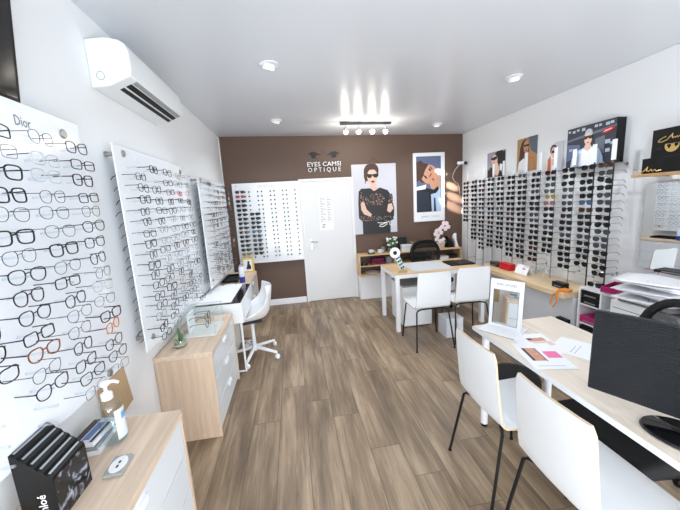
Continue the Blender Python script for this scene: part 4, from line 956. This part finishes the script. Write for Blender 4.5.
for k in range(4): MB().bb(-0.13+0.01*k, 0.12+0.01*k, -0.08, 0.09, k*0.012, k*0.012+0.011).build('sheaf', PAPER, pps)
blb = thing('black_case', 'black case in the right compartment of the wall shelf', 'case', (2.72, 5.03, 0.589))
MB().bb(-0.07, 0.07, -0.05, 0.06, 0, 0.06).build('case_body', BLACK, blb, bevel=0.012); MB().bb(-0.069, 0.069, -0.0505, -0.05, 0.03, 0.033).build('seam', GREYM, blb)

# far desk
fd = thing('far_desk', 'white framed desk with oak top near the brown wall', 'desk', (1.76, 3.88, 0))
MB().bb(-0.575, 0.60, -0.32, 0.33, 0.735, 0.742).build('desk_top', wood('desk_oak', (196, 162, 122), (214, 184, 146), 'x'), fd)
MB().bb(-0.58, 0.605, -0.325, 0.335, 0.69, 0.7348).build('edge_frame', WHITE, fd, bevel=0.002)
for x in (-0.555, 0.58):
    for y in (-0.30, 0.31): MB().bb(x-0.025, x+0.025, y-0.025, y+0.025, 0, 0.6898).build('leg', WHITE, fd, bevel=0.002)
pd2 = thing('drawer_pedestal', 'white drawer pedestal with grey top under the far desk', 'drawer unit', (1.50, 3.88, 0))
MB().bb(-0.19, 0.19, -0.22, 0.26, 0.02, 0.54).build('body', WHITE, pd2, bevel=0.002); MB().bb(-0.19, 0.19, -0.22, 0.26, 0.5402, 0.56).build('top', mat('pedestal_grey', (140, 140, 140), 0.4), pd2)
for dx in (-0.15, 0.15):
    for dy in (-0.18, 0.2): MB().lathe([(0.02, 0), (0.02, 0.0195)], (dx, dy, 0), 8).build('foot', BLACK, pd2)
md = thing('desk_mat', 'white writing mat covering the middle of the far desk', 'desk mat', (1.72, 3.90, 0.743)); MB().bb(-0.27, 0.27, -0.26, 0.27, 0, 0.003).build('mat_sheet', mat('mat_grey', (200, 204, 210), 0.5), md)
lp = thing('laptop_sleeve', 'flat black folder lying on the right of the far desk', 'folder', (2.18, 3.87, 0.743), -0.06)
MB().bb(-0.165, 0.17, -0.13, 0.16, 0, 0.02).build('cover', BLACK, lp, bevel=0.006); MB().bb(-0.15, -0.05, -0.10, 0.12, 0.0202, 0.028).build('flap', BLACKM, lp, bevel=0.003)
eyewear('eyeglasses', EYE[3], LENS, (1.90, 4.03, 0.747+0.018), 0.5, 'thin silver eyeglasses lying on the white mat of the far desk', 'eyeglasses', None, True)
ds = thing('eyewear_counter_stand', 'slanted cardboard strip with a white ring on top, on the far desk', 'display stand', (1.30, 3.68, 0.743), 0)
MB().prism([(-0.05, 0), (0.07, 0), (0.07, 0.01), (0.02, 0.05), (-0.03, 0.01)], -0.04, 0.04, 'y', R(0, 0, -25)).build('foot', KRAFT, ds)
Mk = T(0.03, 0, 0.02) @ R(0, -24, 0) @ R(-6, 0, 0)
MB().bb(-0.033, 0.033, -0.004, 0.004, 0, 0.215, Mk).build('strip', mat('mint_card', (186, 212, 208), 0.4), ds)
pp = MB()
for k in range(4): pp.bb(-0.024, 0.0, -0.0055, -0.0042, 0.03+k*0.045, 0.05+k*0.045, Mk).bb(0.004, 0.026, -0.0055, -0.0042, 0.033+k*0.045, 0.053+k*0.045, Mk)
pp.build('printed_glasses', INK, ds)
rg = MB(); Mr = Mk @ T(0, 0, 0.25) @ R(90, 0, 0)
rg.lathe([(0.026, -0.006), (0.065, -0.006), (0.068, 0), (0.065, 0.006), (0.026, 0.006), (0.026, -0.006)], (0, 0, 0), 26, Mr)
rg.build('ring', WHITE, ds); MB().lathe([(0.0258, -0.004), (0.0258, 0.004)], (0, 0, 0), 18, Mr).build('ring_centre', BLACK, ds)

# office chair behind the far desk
def office_chair(label, loc, rotz, back_h, seat_z, front=0.23, hw=0.235):
    o = thing('office_chair', label, 'chair', loc, rotz)
    bs_ = MB()
    for k in range(5):
        a = 2*PI*k/5+0.3; bs_.tube([(0, 0, 0.12), (0.30*math.cos(a), 0.30*math.sin(a), 0.075)], [0.026, 0.016], 8)
    bs_.build('star_base', BLACK, o)
    for k in range(5):
        a = 2*PI*k/5+0.3; MB().sphere((0.30*math.cos(a), 0.30*math.sin(a), 0.03), 0.03, 10, 6).tube([(0.30*math.cos(a), 0.30*math.sin(a), 0.05), (0.30*math.cos(a), 0.30*math.sin(a), 0.08)], 0.008, 6).build('castor', BLACK, o)
    MB().tube([(0, 0, 0.11), (0, 0, seat_z-0.06)], 0.028, 12).build('gas_column', DARKM, o)
    se = MB().bb(-hw, hw, -front, 0.22, seat_z-0.075, seat_z).build('seat', BLACKM, o, bevel=0.03, seg=4)
    # back: +y is the rear of the chair
    z0 = seat_z+0.10; z1 = back_h
    zm = (z0+z1)/2; hz_ = (z1-z0)/2
    fr_ = []
    for k in range(36):
        a = 2*PI*k/36; ca, sa = math.cos(a), math.sin(a)
        px_ = hw*math.copysign(abs(ca)**(2/3.2), ca); pz_ = hz_*math.copysign(abs(sa)**(2/2.6), sa)
        if sa > 0: px_ *= 1-0.10*sa
        fr_.append((px_, 0.268+0.02*pz_/hz_+0.015*(1-(px_/hw)**2), zm+pz_))
    MB().tube(fr_, 0.024, 8, closed=True).build('back_frame', BLACK, o)
    def bk(u, v):
        q = 2*u-1; t = 2*v-1; ww_ = hw*(max(0, 1-abs(t)**2.6))**(1/3.2)*(1-0.10*max(0, t))*0.98
        return (q*ww_, 0.268+0.02*t+0.015*(1-(q*ww_/hw)**2), zm+t*hz_*0.98)
    m_ = MB().grid(bk, 8, 8).build('back_mesh', MESHB, o, smooth=80); sd_ = m_.modifiers.new('thick', 'SOLIDIFY'); sd_.thickness = 0.006
    MB().tube([(0, 0.15, seat_z-0.05), (0, 0.30, seat_z-0.02), (0, 0.325, seat_z+0.12), (0, 0.315, z0+0.16)], 0.018, 8).bb(-0.10, 0.10, 0.285, 0.305, z0+0.12, z0+0.15).build('back_support', BLACK, o)
    return o
office_chair('black mesh office chair behind the far desk', (2.06, 4.42, 0), 0.0, 0.965, 0.46)
bpy.context.view_layer.update()

# ------------------------------------------------------------------ white visitor chairs
def visitor_chair(label, loc, rotz, group='white visitor chairs'):
    # faces +y; origin on the floor under the seat centre
    o = thing('visitor_chair', label, 'chair', loc, rotz, group)
    side = [(-0.19, 0.452), (-0.15, 0.447)]
    prof = [(0.215, 0.450), (0.205, 0.462), (0.05, 0.458), (-0.10, 0.455), (-0.155, 0.462), (-0.178, 0.485), (-0.188, 0.53), (-0.198, 0.62), (-0.212, 0.75), (-0.222, 0.872)]
    # rounded sheet: inner and outer faces, edge band in bare plywood
    def P(u, v):
        t = v*(len(prof)-1); i = min(int(t), len(prof)-2); f = t-i
        y = prof[i][0]*(1-f)+prof[i+1][0]*f; z = prof[i][1]*(1-f)+prof[i+1][1]*f
        hw = 0.197 - (0.012*max(0, (v-0.55)/0.45))
        if v > 0.955: hw -= 0.016*((v-0.955)/0.045)**2
        if v < 0.05: hw -= 0.02*((0.05-v)/0.05)**2
        q = 2*u-1
        dy = -0.012*(1-q*q) if v > 0.5 else 0
        return Vector((q*hw, y+dy, z))
    nu, nv = 10, 36; th = 0.011
    def Nn(u, v):
        e = 0.01; a = P(min(1, u+e), v)-P(max(0, u-e), v); b = P(u, min(1, v+e))-P(u, max(0, v-e))
        return a.cross(b).normalized()
    m = MB()
    m.grid(lambda u, v: P(u, v)+Nn(u, v)*th/2, nu, nv); m.grid(lambda u, v: P(u, v)-Nn(u, v)*th/2, nu, nv)
    sh_ = m.build('shell', mat('white_laminate', (234, 237, 240), 0.35), o, smooth=60)
    # edge band
    ring = [(i/nu, 0) for i in range(nu)] + [(1, j/nv) for j in range(nv)] + [(1-i/nu, 1) for i in range(nu)] + [(0, 1-j/nv) for j in range(nv)]
    vs = []; fs = []; n = len(ring)
    for (u, v) in ring:
        c = Nn(u, v)*(th/2+0.0006); p = P(u, v); outw = Vector((0.0008 if u > 0.99 else (-0.0008 if u < 0.01 else 0), 0, 0.0008 if v > 0.99 else 0))
        vs += [p+c+outw, p-c+outw]
    for i in range(n): j = (i+1) % n; fs.append((2*i, 2*j, 2*j+1, 2*i+1))
    MB().add(vs, fs).build('plywood_edge', EDGE, o, smooth=60)
    for sx in (-1, 1):
        for sy in (-1, 1):
            top = (sx*0.10, sy*0.135, 0.443); bend = (sx*0.165, sy*0.155-0.005, 0.436); foot = (sx*0.218, sy*0.20-(0.045 if sy < 0 else 0), 0.009)
            b1 = (sx*0.183, sy*0.165-0.005, 0.42)
            l = MB().tube([top, bend, b1, foot], 0.0085, 8).build('leg', TUBEB, o)
            MB().lathe([(0.011, 0), (0.011, 0.012)], (foot[0], foot[1], 0), 8).build('foot_cap', BLACK, l)
    for yy in (-0.14, 0.14): MB().bb(-0.11, 0.11, yy-0.01, yy+0.01, 0.436, 0.4475).build('under_frame', TUBEB, o)
    return o
visitor_chair('white visitor chair on the left in front of the far desk', (1.43, 3.245, 0), 0.0)
visitor_chair('white visitor chair on the right in front of the far desk', (1.93, 3.30, 0), math.radians(-4))
visitor_chair('white visitor chair at the near table, closer to the desktop mirror', (1.145, 1.475, 0), math.radians(-90))
visitor_chair('white visitor chair nearest the camera, cut off by the bottom edge', (1.145, 0.96, 0), math.radians(-90))
for k, (x, w_, lab) in enumerate([(1.735, 0.12, 'white storage box on the floor under the far desk chairs, left one'), (1.85, 0.075, 'narrow white storage box on the floor under the far desk chairs, right one')]):
    b = thing('storage_box', lab, 'box', (x, 3.33, 0), 0)
    MB().bb(-w_/2, w_/2, -0.09, 0.12, 0, 0.22).build('carton', mat('grey_white_card', (222, 226, 232), 0.5), b, bevel=0.004)
    MB().bb(-w_/2-0.002, w_/2+0.002, -0.092, 0.122, 0.2202, 0.235).build('lid', WHITE, b, bevel=0.003)

# ------------------------------------------------------------------ near table
nt_ = thing('near_table', 'long white edged birch table on round white legs in the right foreground', 'table', (1.5, 1.1, 0))
ty0, ty1, tx0, tx1 = -0.35-1.1, 1.925-1.1, 1.19-1.5, 1.815-1.5
MB().bb(tx0, tx1, ty0, ty1, 0.712, 0.7395).build('edge_band', WHITE, nt_, bevel=0.002)
MB().bb(tx0+0.002, tx1-0.002, ty0+0.002, ty1-0.002, 0.7396, 0.7405).build('table_top', BIRCH, nt_)
for x in (tx0+0.06, tx1-0.06):
    for y in (ty0+0.08, ty1-0.07):
        l = MB().lathe([(0.024, 0.02), (0.024, 0.7118)], (x, y, 0), 18).build('leg', WHITE, nt_); MB().lathe([(0.022, 0), (0.022, 0.0198)], (x, y, 0), 14).build('foot', BLACK, l)
# desktop mirror
mi = thing('desktop_mirror', 'white tabletop mirror on a square base at the corner of the near table', 'mirror', (1.335, 1.80, 0.7420), math.radians(-60))
MB().bb(-0.115, 0.115, -0.105, 0.105, 0, 0.012).build('base', WHITE, mi, bevel=0.003); MB().bb(-0.1145, 0.1145, -0.1045, 0.1045, -0.0008, 0.0).build('base_edge', BLACK, mi)
Mm = T(0, 0.02, 0.0122) @ R(-5, 0, 0)
f_ = MB(); f_.bb(-0.105, -0.082, -0.007, 0.007, 0, 0.325, Mm).bb(0.082, 0.105, -0.007, 0.007, 0, 0.325, Mm).bb(-0.082, 0.082, -0.007, 0.007, 0.255, 0.325, Mm).bb(-0.082, 0.082, -0.007, 0.007, 0, 0.02, Mm)
f_.build('frame', WHITE, mi, bevel=0.001)
MB().bb(-0.082, 0.082, -0.003, 0.003, 0.02, 0.255, Mm).build('mirror_glass', MIRROR, mi)
rim = MB()
rim.bb(-0.082, 0.082, -0.0074, -0.006, 0.252, 0.256, Mm).bb(-0.082, -0.0795, -0.0074, -0.006, 0.02, 0.252, Mm).bb(0.0795, 0.082, -0.0074, -0.006, 0.02, 0.252, Mm).bb(-0.0795, 0.0795, -0.0074, -0.006, 0.018, 0.0205, Mm).build('glass_rim', GREYINK, mi)
t_ = text('letters', 'MARC JACOBS', 0.02, GREYINK, mi, (0, 0, 0), width=0.125, spacing=1.2)
t_.matrix_local = Mm @ T(0, -0.0076, 0.292) @ R(90, 0, 0)
# papers
def sheet(lab, x, y, z, w_, h_, rz, prints, name='printed_sheet'):
    p = thing(name, lab, 'paper', (x, y, z), math.radians(rz), 'papers on the near table')
    MB().bb(-w_/2, w_/2, -h_/2, h_/2, 0, 0.0006).build('sheet', PAPER, p)
    for i, (x0_, x1_, y0_, y1_, m_) in enumerate(prints):
        MB().bb(x0_, x1_, y0_, y1_, 0.0006+0.0001*i, 0.0009+0.0001*i).build('print', m_, p)
warm = mat('print_warm', (206, 150, 128), 0.5, var=0.5, vscale=40); pink = mat('print_pink', (240, 120, 170), 0.5); dkp = mat('print_dark', (60, 44, 48), 0.5); lightp = mat('print_pale', (226, 200, 190), 0.5)
sheet('blank white sheet at the edge of the papers beside the monitor', 1.585, 1.42, 0.7412, 0.23, 0.32, 30, [(-0.08, 0.03, 0.06, 0.062, GREYINK), (-0.08, 0.05, 0.04, 0.042, GREYINK)])
sheet('printed sheet with a warm photo strip lying next to the mirror base', 1.40, 1.57, 0.7421, 0.21, 0.27, -8, [(-0.03, 0.075, 0.03, 0.075, warm), (-0.03, 0.0, 0.05, 0.075, dkp), (-0.02, 0.09, -0.03, 0.025, lightp)])
sheet('leaflet with a bright pink block on top of the table papers', 1.315, 1.44, 0.7434, 0.21, 0.297, -14, [(0.02, 0.095, -0.03, 0.045, pink), (-0.075, -0.005, -0.06, 0.085, warm), (-0.075, -0.06, -0.06, 0.085, dkp), (-0.005, 0.0, -0.065, 0.085, dkp), (-0.08, 0.06, -0.115, -0.113, GREYINK)])
# monitor
mo = thing('computer_monitor', 'black computer monitor seen from its ribbed back on the near table', 'monitor', (1.335, 0.83, 0.7412), math.radians(-61.5))
# local: +x runs from the picture's left end of the screen to the right; back faces -y
rib = bpy.data.materials.new('ribbed_black'); rib.use_nodes = True
nt = rib.node_tree; bs = nt.nodes['Principled BSDF']; bs.inputs['Base Color'].default_value = srgb(12, 16, 22); bs.inputs['Roughness'].default_value = 0.36
tcn = nt.nodes.new('ShaderNodeTexCoord'); wv_ = nt.nodes.new('ShaderNodeTexWave'); wv_.bands_direction = 'Z'; wv_.inputs['Scale'].default_value = 40; wv_.inputs['Distortion'].default_value = 0.35; wv_.inputs['Detail Scale'].default_value = 0.6; wv_.inputs['Detail'].default_value = 2
bmp = nt.nodes.new('ShaderNodeBump'); bmp.inputs['Strength'].default_value = 0.8; bmp.inputs['Distance'].default_value = 0.003
nt.links.new(tcn.outputs['Object'], wv_.inputs['Vector']); nt.links.new(wv_.outputs['Fac'], bmp.inputs['Height']); nt.links.new(bmp.outputs['Normal'], bs.inputs['Normal'])
Mo = T(0, 0, 0) @ R(-3, 0, 0)
MB().bb(-0.27, 0.27, -0.012, 0.02, 0.06, 0.405, Mo).build('back_shell', rib, mo, bevel=0.006)
MB().bb(-0.266, 0.266, 0.0202, 0.028, 0.064, 0.401, Mo).build('bezel', BLACK, mo, bevel=0.003)
MB().bb(-0.255, 0.255, 0.0282, 0.029, 0.08, 0.39, Mo).build('screen', BLACKG, mo)
MB().lathe([(0.12, 0), (0.135, 0.004), (0.13, 0.012), (0.05, 0.02), (0.045, 0.021)], (0, 0.0, 0), 32, T(0.035, -0.012, 0) @ Matrix.Diagonal((1.0, 0.72, 1, 1))).build('foot', BLACKG, mo, smooth=50)
MB().bb(0.012, 0.06, -0.045, -0.012, 0.02, 0.13).build('neck', mat('silver_neck', (190, 194, 200), 0.3, metal=0.4), mo, bevel=0.002)
MB().bb(0.02, 0.045, -0.0465, -0.0452, 0.06, 0.11).build('sticker', PAPER, mo)
# black chair tucked behind the table
office_chair('black office chair tucked under the near table behind the monitor', (1.68, 1.195, 0), math.radians(-90), 1.03, 0.455, 0.315, 0.25)
bg = thing('pouf', 'low round black pouf under the far end of the near table', 'pouf', (1.50, 1.88, 0))
MB().lathe([(0.15, 0.012), (0.168, 0.03), (0.172, 0.20), (0.168, 0.33), (0.15, 0.355), (0.10, 0.362)], (0, 0, 0), 32).build('cushion', BLACKM, bg, smooth=60)
MB().lathe([(0.14, 0), (0.14, 0.0118)], (0, 0, 0), 28).build('base', BLACK, bg)

# ------------------------------------------------------------------ right side: cubby, printer, trays
cu = thing('cubby_unit', 'white cubby shelf unit below the rod nearest the mirror', 'shelf', (2.82, 2.2, 0))
def cbb(n, x0, x1, y0, y1, z0, z1): MB().bb(x0-2.82, x1-2.82, y0-2.2, y1-2.2, z0, z1).build(n, WHITE, cu, bevel=0.0015)
cbb('top_board', 2.67, 2.985, 2.08, 2.53, 0.705, 0.723)
for y in (2.512, 2.30, 2.08): cbb('upright', 2.67, 2.985, y, y+0.018, 0.0, 0.7048)
cbb('back_board', 2.97, 2.985, 2.098, 2.512, 0.0, 0.7048)
for z in (0.22, 0.375, 0.56): 
    cbb('shelf_board', 2.672, 2.9695, 2.3182, 2.5118, z-0.006, z+0.006); cbb('shelf_board', 2.672, 2.9695, 2.0982, 2.2998, z-0.006, z+0.006)
def spec_case(lab, x, y, z, sx, sy, sz_, m, name='spectacle_case', lid=None, rz=0):
    o = thing(name, lab, 'case', (x, y, z), rz)
    MB().bb(-sx/2, sx/2, -sy/2, sy/2, 0, sz_*0.55).build('box', m, o, bevel=0.003)
    MB().bb(-sx/2, sx/2, -sy/2, sy/2, sz_*0.56, sz_).build('lid', lid or m, o, bevel=0.003)
    MB().bb(-sx/2-0.0008, -sx/2-0.0001, -sy*0.3, sy*0.3, sz_*0.2, sz_*0.42).build('label_strip', GREYINK if m is not RED else m, o)
    return o
spec_case('black case lying on another in the top left cubby', 2.77, 2.415, 0.567+0.066, 0.19, 0.185, 0.062, BLACK)
spec_case('black case at the bottom of the pair in the top left cubby', 2.77, 2.415, 0.567, 0.19, 0.185, 0.062, BLACK)
spec_case('magenta case in the middle left cubby', 2.77, 2.415, 0.3815, 0.19, 0.18, 0.065, MAGENTA, lid=MAGENTA)
spec_case('black case with magenta base in the cubby base beside the counter', 2.77, 2.415, 0.2265, 0.18, 0.18, 0.12, MAGENTA, lid=BLACK)
# side low stand under the counter end
lw = thing('low_case_stack', 'black and magenta case standing before the counter base beside the cubby', 'case', (2.60, 2.62, 0.0))
MB().bb(-0.02, 0.035, -0.06, 0.06, 0, 0.27).build('support', WHITE, lw); MB().bb(-0.02, 0.035, -0.06, 0.06, 0.2702, 0.32).build('magenta_case', MAGENTA, lw, bevel=0.003); MB().bb(-0.02, 0.035, -0.06, 0.06, 0.3202, 0.375).build('black_case', BLACK, lw, bevel=0.003)
# things on counter
spec_case('dark brown case at the far end of the oak counter', 2.74, 3.86, 0.661, 0.10, 0.16, 0.055, mat('dark_brown', (58, 42, 38), 0.4))
spec_case('bright red case on the oak counter', 2.72, 3.62, 0.661, 0.09, 0.20, 0.085, RED)
cc = thing('brand_card', 'white folded card with red mark standing on the oak counter', 'card', (2.70, 3.36, 0.661), math.radians(-90))
MB().prism([(0, 0), (0.012, 0), (0.05, 0.09), (0.085, 0), (0.097, 0), (0.055, 0.105), (0.045, 0.105)], -0.10, 0.10, 'x').build('card', PAPER, cc)
MB().bb(0.03, 0.07, 0.018, 0.0185, 0.05, 0.065, R(0, 0, 0)).build('red_mark', RED, cc) if False else MB().box((0.03, 0, 0), (0.05, 0.001, 0.014), T(0, 0.028, 0.065) @ R(-23, 0, 0)).build('red_mark', RED, cc)
for k, y in enumerate((3.17, 2.99)):
    st_ = thing('acrylic_riser', ['clear bent acrylic riser on the oak counter, beside the white card', 'clear bent acrylic riser on the oak counter, beside the black case'][k], 'riser', (2.70, y, 0.661))
    MB().tube([(-0.06, -0.06, 0), (-0.06, -0.06, 0.12), (0.06, -0.06, 0.12), (0.06, -0.06, 0)], 0.003, 6).tube([(-0.06, 0.06, 0), (-0.06, 0.06, 0.12), (0.06, 0.06, 0.12), (0.06, 0.06, 0)], 0.003, 6).bb(-0.06, 0.06, -0.06, 0.06, 0.119, 0.122).build('riser_body', CLEARW, st_)
spec_case('small black case near the cubby end of the oak counter', 2.66, 2.73, 0.661, 0.07, 0.14, 0.055, BLACK)
os_ = thing('orange_ribbon', 'orange ribbon loop hanging over the near end of the oak counter', 'ribbon', (2.60, 2.60, 0.662))
MB().tube([(0.04, 0.03, 0.008), (-0.03, 0.04, 0.012), (-0.075, 0.03, 0.0), (-0.082, 0.01, -0.10), (-0.082, 0.05, -0.17), (-0.082, 0.09, -0.14), (-0.08, 0.06, -0.04), (-0.06, 0.0, 0.01), (0.03, -0.02, 0.008)], 0.008, 6).build('loop', mat('orange_ribbon_cloth', (226, 138, 48), 0.6), os_)
MB().box((0, 0, 0.012), (0.07, 0.09, 0.02)).build('bow', mat('orange_ribbon_cloth', (226, 138, 48), 0.6), os_, bevel=0.006)
# on the cubby top
for k, (x, y, st) in enumerate([(2.76, 2.46, 0), (2.80, 2.36, 2)]):
    S_ = SUN[st]
    eyewear('sunglasses', S_, S_[7], (x, y, 0.725+0.021), -PI/2+0.5*k, [f'black sunglasses lying on top of the white cubby, farther pair', f'black rounded sunglasses lying on top of the white cubby, nearer pair'][k], 'sunglasses', None, True)
# printer on its stand
pn = thing('printer', 'white printer beside the cubby unit behind the monitor', 'printer', (2.70, 1.85, 0))
MB().bb(-0.22, 0.26, -0.24, 0.215, 0.38, 0.76).build('body', mat('printer_white', (228, 230, 232), 0.4), pn, bevel=0.008)
MB().bb(-0.2212, -0.2195, -0.2, 0.19, 0.70, 0.704).build('paper_slot', BLACK, pn); MB().bb(-0.2212, -0.2195, -0.2, 0.19, 0.56, 0.563).build('tray_seam', GREYM, pn)
stn = thing('printer_stand', 'white low cabinet under the printer', 'cabinet', (2.72, 1.85, 0))
MB().bb(-0.23, 0.25, -0.25, 0.215, 0, 0.379).build('body', WHITE, stn, bevel=0.003); MB().bb(-0.242, -0.2302, -0.24, 0.205, 0.02, 0.37).build('door', WHITE, stn, bevel=0.002)
# magenta tray
mg = thing('magenta_tray', 'magenta plastic desk tray beside the paper trays', 'tray', (2.73, 2.14, 0.80), math.radians(20))
MB().bb(-0.13, 0.13, -0.13, 0.13, 0, 0.004).build('floor_plate', MAGENTA, mg)
MB().bb(-0.13, -0.122, -0.13, 0.13, 0.004, 0.05).bb(-0.122, 0.13, 0.122, 0.13, 0.004, 0.05).bb(0.122, 0.13, -0.13, 0.122, 0.004, 0.05).build('wall_rim', MAGENTA, mg, bevel=0.002)
mg.location.z = 0.7235
mg.location = (2.80, 2.21, 0.7405)
MB().bb(2.68, 2.97, 2.095, 2.33, 0.7235, 0.7395)
pz = thing('paper_stack', 'stack of white paper under the magenta tray on the cubby', 'papers', (2.81, 2.21, 0.7235)); MB().bb(-0.13, 0.14, -0.11, 0.12, 0, 0.0165).build('ream', PAPER, pz)
# trays
for k in range(3):
    z = 0.762+k*0.075
    t = thing('paper_tray', ['wire paper tray at the bottom of the stack on the printer', 'wire paper tray in the middle of the stack on the printer', 'wire paper tray on top of the stack on the printer'][k], 'paper tray', (2.68, 1.83, z), math.radians(4-3*k), 'paper trays on the printer')
    wr = MB()
    a_, b_ = 0.17, 0.20
    wr.tube([(-a_, -b_, 0.045), (a_, -b_, 0.045), (a_, b_, 0.045), (-a_, b_, 0.045)], 0.0025, 6, closed=True)
    wr.tube([(-a_, -b_, 0.004), (a_, -b_, 0.004), (a_, b_, 0.004), (-a_, b_, 0.004)], 0.0035, 6, closed=True)
    for sx in (-1, 1):
        for sy in (-1, 0, 1): wr.tube([(sx*a_, sy*b_, 0.004), (sx*a_, sy*b_, 0.070 if k < 2 else 0.05)], 0.0035, 6)
    for q in range(5): wr.tube([(-a_+2*a_*(q+0.5)/5, -b_, 0.004), (-a_+2*a_*(q+0.5)/5, b_, 0.004)], 0.002, 5)
    wr.build('wire_frame', GREYM, t)
    for j in range(3):
        p = thing('paper_sheaf', f"{['lowest', 'middle', 'upper'][j]} loose white papers in the {['bottom', 'middle', 'top'][k]} paper tray", 'papers', (2.65-0.03*j-0.012*k, 1.83+0.02*(j-1), z+0.0095+j*0.014), math.radians(11*j-13+6*k), 'papers in the trays')
        MB().grid(lambda u, v: (-0.15+0.31*u, -0.19+0.38*v, 0.006+0.004*(j == 2)+(0.005+0.012*(j == 2)*(k == 2))*max(0.0 if j == 2 else -1.0, math.sin(3.5*u+j)*math.sin(4*v+k+0.6))), 6, 6).build('sheets', PAPER, p, smooth=80).modifiers.new('t', 'SOLIDIFY').thickness = 0.006
dv = thing('black_device', 'black flat device lying on the top paper tray at the right edge', 'device', (2.80, 1.80, 0.985), math.radians(8))
MB().bb(-0.06, 0.07, -0.24, 0.17, 0, 0.022).build('casing', BLACK, dv, bevel=0.005); MB().bb(-0.0612, -0.0602, -0.2, 0.12, 0.008, 0.014).build('silver_strip', STEEL, dv)
mk = thing('magenta_folder', 'magenta round file end at the right frame edge beside the trays', 'folder', (2.50, 1.55, 0.762), 0)
MB().bb(-0.02, 0.2, -0.06, 0.0, 0, 0.10).build('cover', MAGENTA, mk, bevel=0.02)
for k, (x, y, w_, h_, rz, lab) in enumerate([(2.88, 2.03, 0.10, 0.26, -60, 'white leaning card standing left of the paper trays'), (2.90, 1.78, 0.24, 0.24, -60, 'large white leaning card standing behind the paper trays')]):
    pass

# mirror, shelf, black display
mw = thing('wall_mirror', 'frameless mirror on the right wall reflecting the left wall panels', 'mirror', (2.966, 1.72, 0.95), math.radians(1.3))
MB().bb(0, 0.012, -0.52, 0.525, 0, 0.71).build('backing', BLACK, mw); MB().bb(-0.004, -0.0002, -0.522, 0.527, -0.002, 0.712).build('glass', MIRROR, mw)
for y in (-0.4, 0.4): MB().bb(0.0122, 0.0145, y-0.03, y+0.03, 0.1, 0.6).build('mounting_batten', GREYM, mw)
sf = thing('wall_ledge', 'oak ledge above the mirror on the right wall', 'shelf', (2.87, 1.7, 1.713))
MB().bb(-0.12, 0.119, -0.5, 0.515, 0, 0.022).build('board', SHELFW, sf, bevel=0.001)
for y in (-0.35, 0.35): MB().bb(0.04, 0.119, y-0.01, y+0.01, -0.03, -0.0002).build('bracket', WHITE, sf)
dp = thing('black_display_board', 'black display board with gold script and globe on the oak ledge', 'display board', (2.84, 2.02, 1.736), -PI/2)
# local x runs towards the camera, faces the room
MB().bb(-0.125, 0.26, -0.012, 0.012, 0, 0.325).build('board', BLACK, dp, bevel=0.002)
MB().bb(-0.14, 0.26, -0.065, -0.0125, 0, 0.115).build('plinth', BLACK, dp, bevel=0.003)
scx = [(-0.005+0.62*(x_-0.03), 0.25+0.72*(z_-0.235)) for x_, z_ in [(-0.01, 0.255), (-0.05, 0.245), (-0.085, 0.225), (-0.09, 0.21), (-0.05, 0.205), (0.0, 0.22), (0.03, 0.25), (0.055, 0.275), (0.05, 0.245), (0.06, 0.228), (0.075, 0.24), (0.085, 0.228), (0.10, 0.243), (0.11, 0.228), (0.125, 0.243), (0.135, 0.23), (0.16, 0.242), (0.20, 0.243)]]
MB().tube([(x, -0.0145, z) for x, z in scx], 0.0036, 6).build('gold_script', GOLDL, dp)
gl = MB(); gl.mat(0)
gp_ = [(0.03+0.046*math.cos(t), 0.185+0.046*math.sin(t)) for t in [math.radians(-200+220*k/20) for k in range(21)]]
gl.prism(gp_, -0.0142, -0.0125, 'y'); gl.mat(1)
for pts in ([(-0.005, 0.195), (0.022, 0.198), (0.024, 0.18), (0.012, 0.163), (0.004, 0.178)], [(0.045, 0.198), (0.07, 0.2), (0.068, 0.182), (0.054, 0.172), (0.046, 0.184)], [(0.02, 0.205), (0.04, 0.205), (0.036, 0.198), (0.024, 0.198)]):
    gl.prism(pts, -0.0154, -0.0143, 'y')
gl.build('gold_globe', [GOLDL, BLACK], dp, loc=(-0.018, 0, 0.008))
gs = [(-0.155, 0.012), (-0.13, 0.014), (-0.11, 0.03), (-0.095, 0.05), (-0.10, 0.02), (-0.085, 0.015), (-0.07, 0.03), (-0.06, 0.014), (-0.045, 0.026), (-0.03, 0.014), (0.0, 0.018)]
MB().tube([(x, -0.069, z) for x, z in gs], 0.0045, 6).build('gold_logo', GOLDL, dp)
eyewear('eyeglasses', EYE[5], LENS, (2.768, 2.185, 1.736+0.022), -PI/2-0.15, 'gold wire eyeglasses at the left end of the oak ledge', 'eyeglasses', None, True).scale = (0.55, 0.25, 0.8)
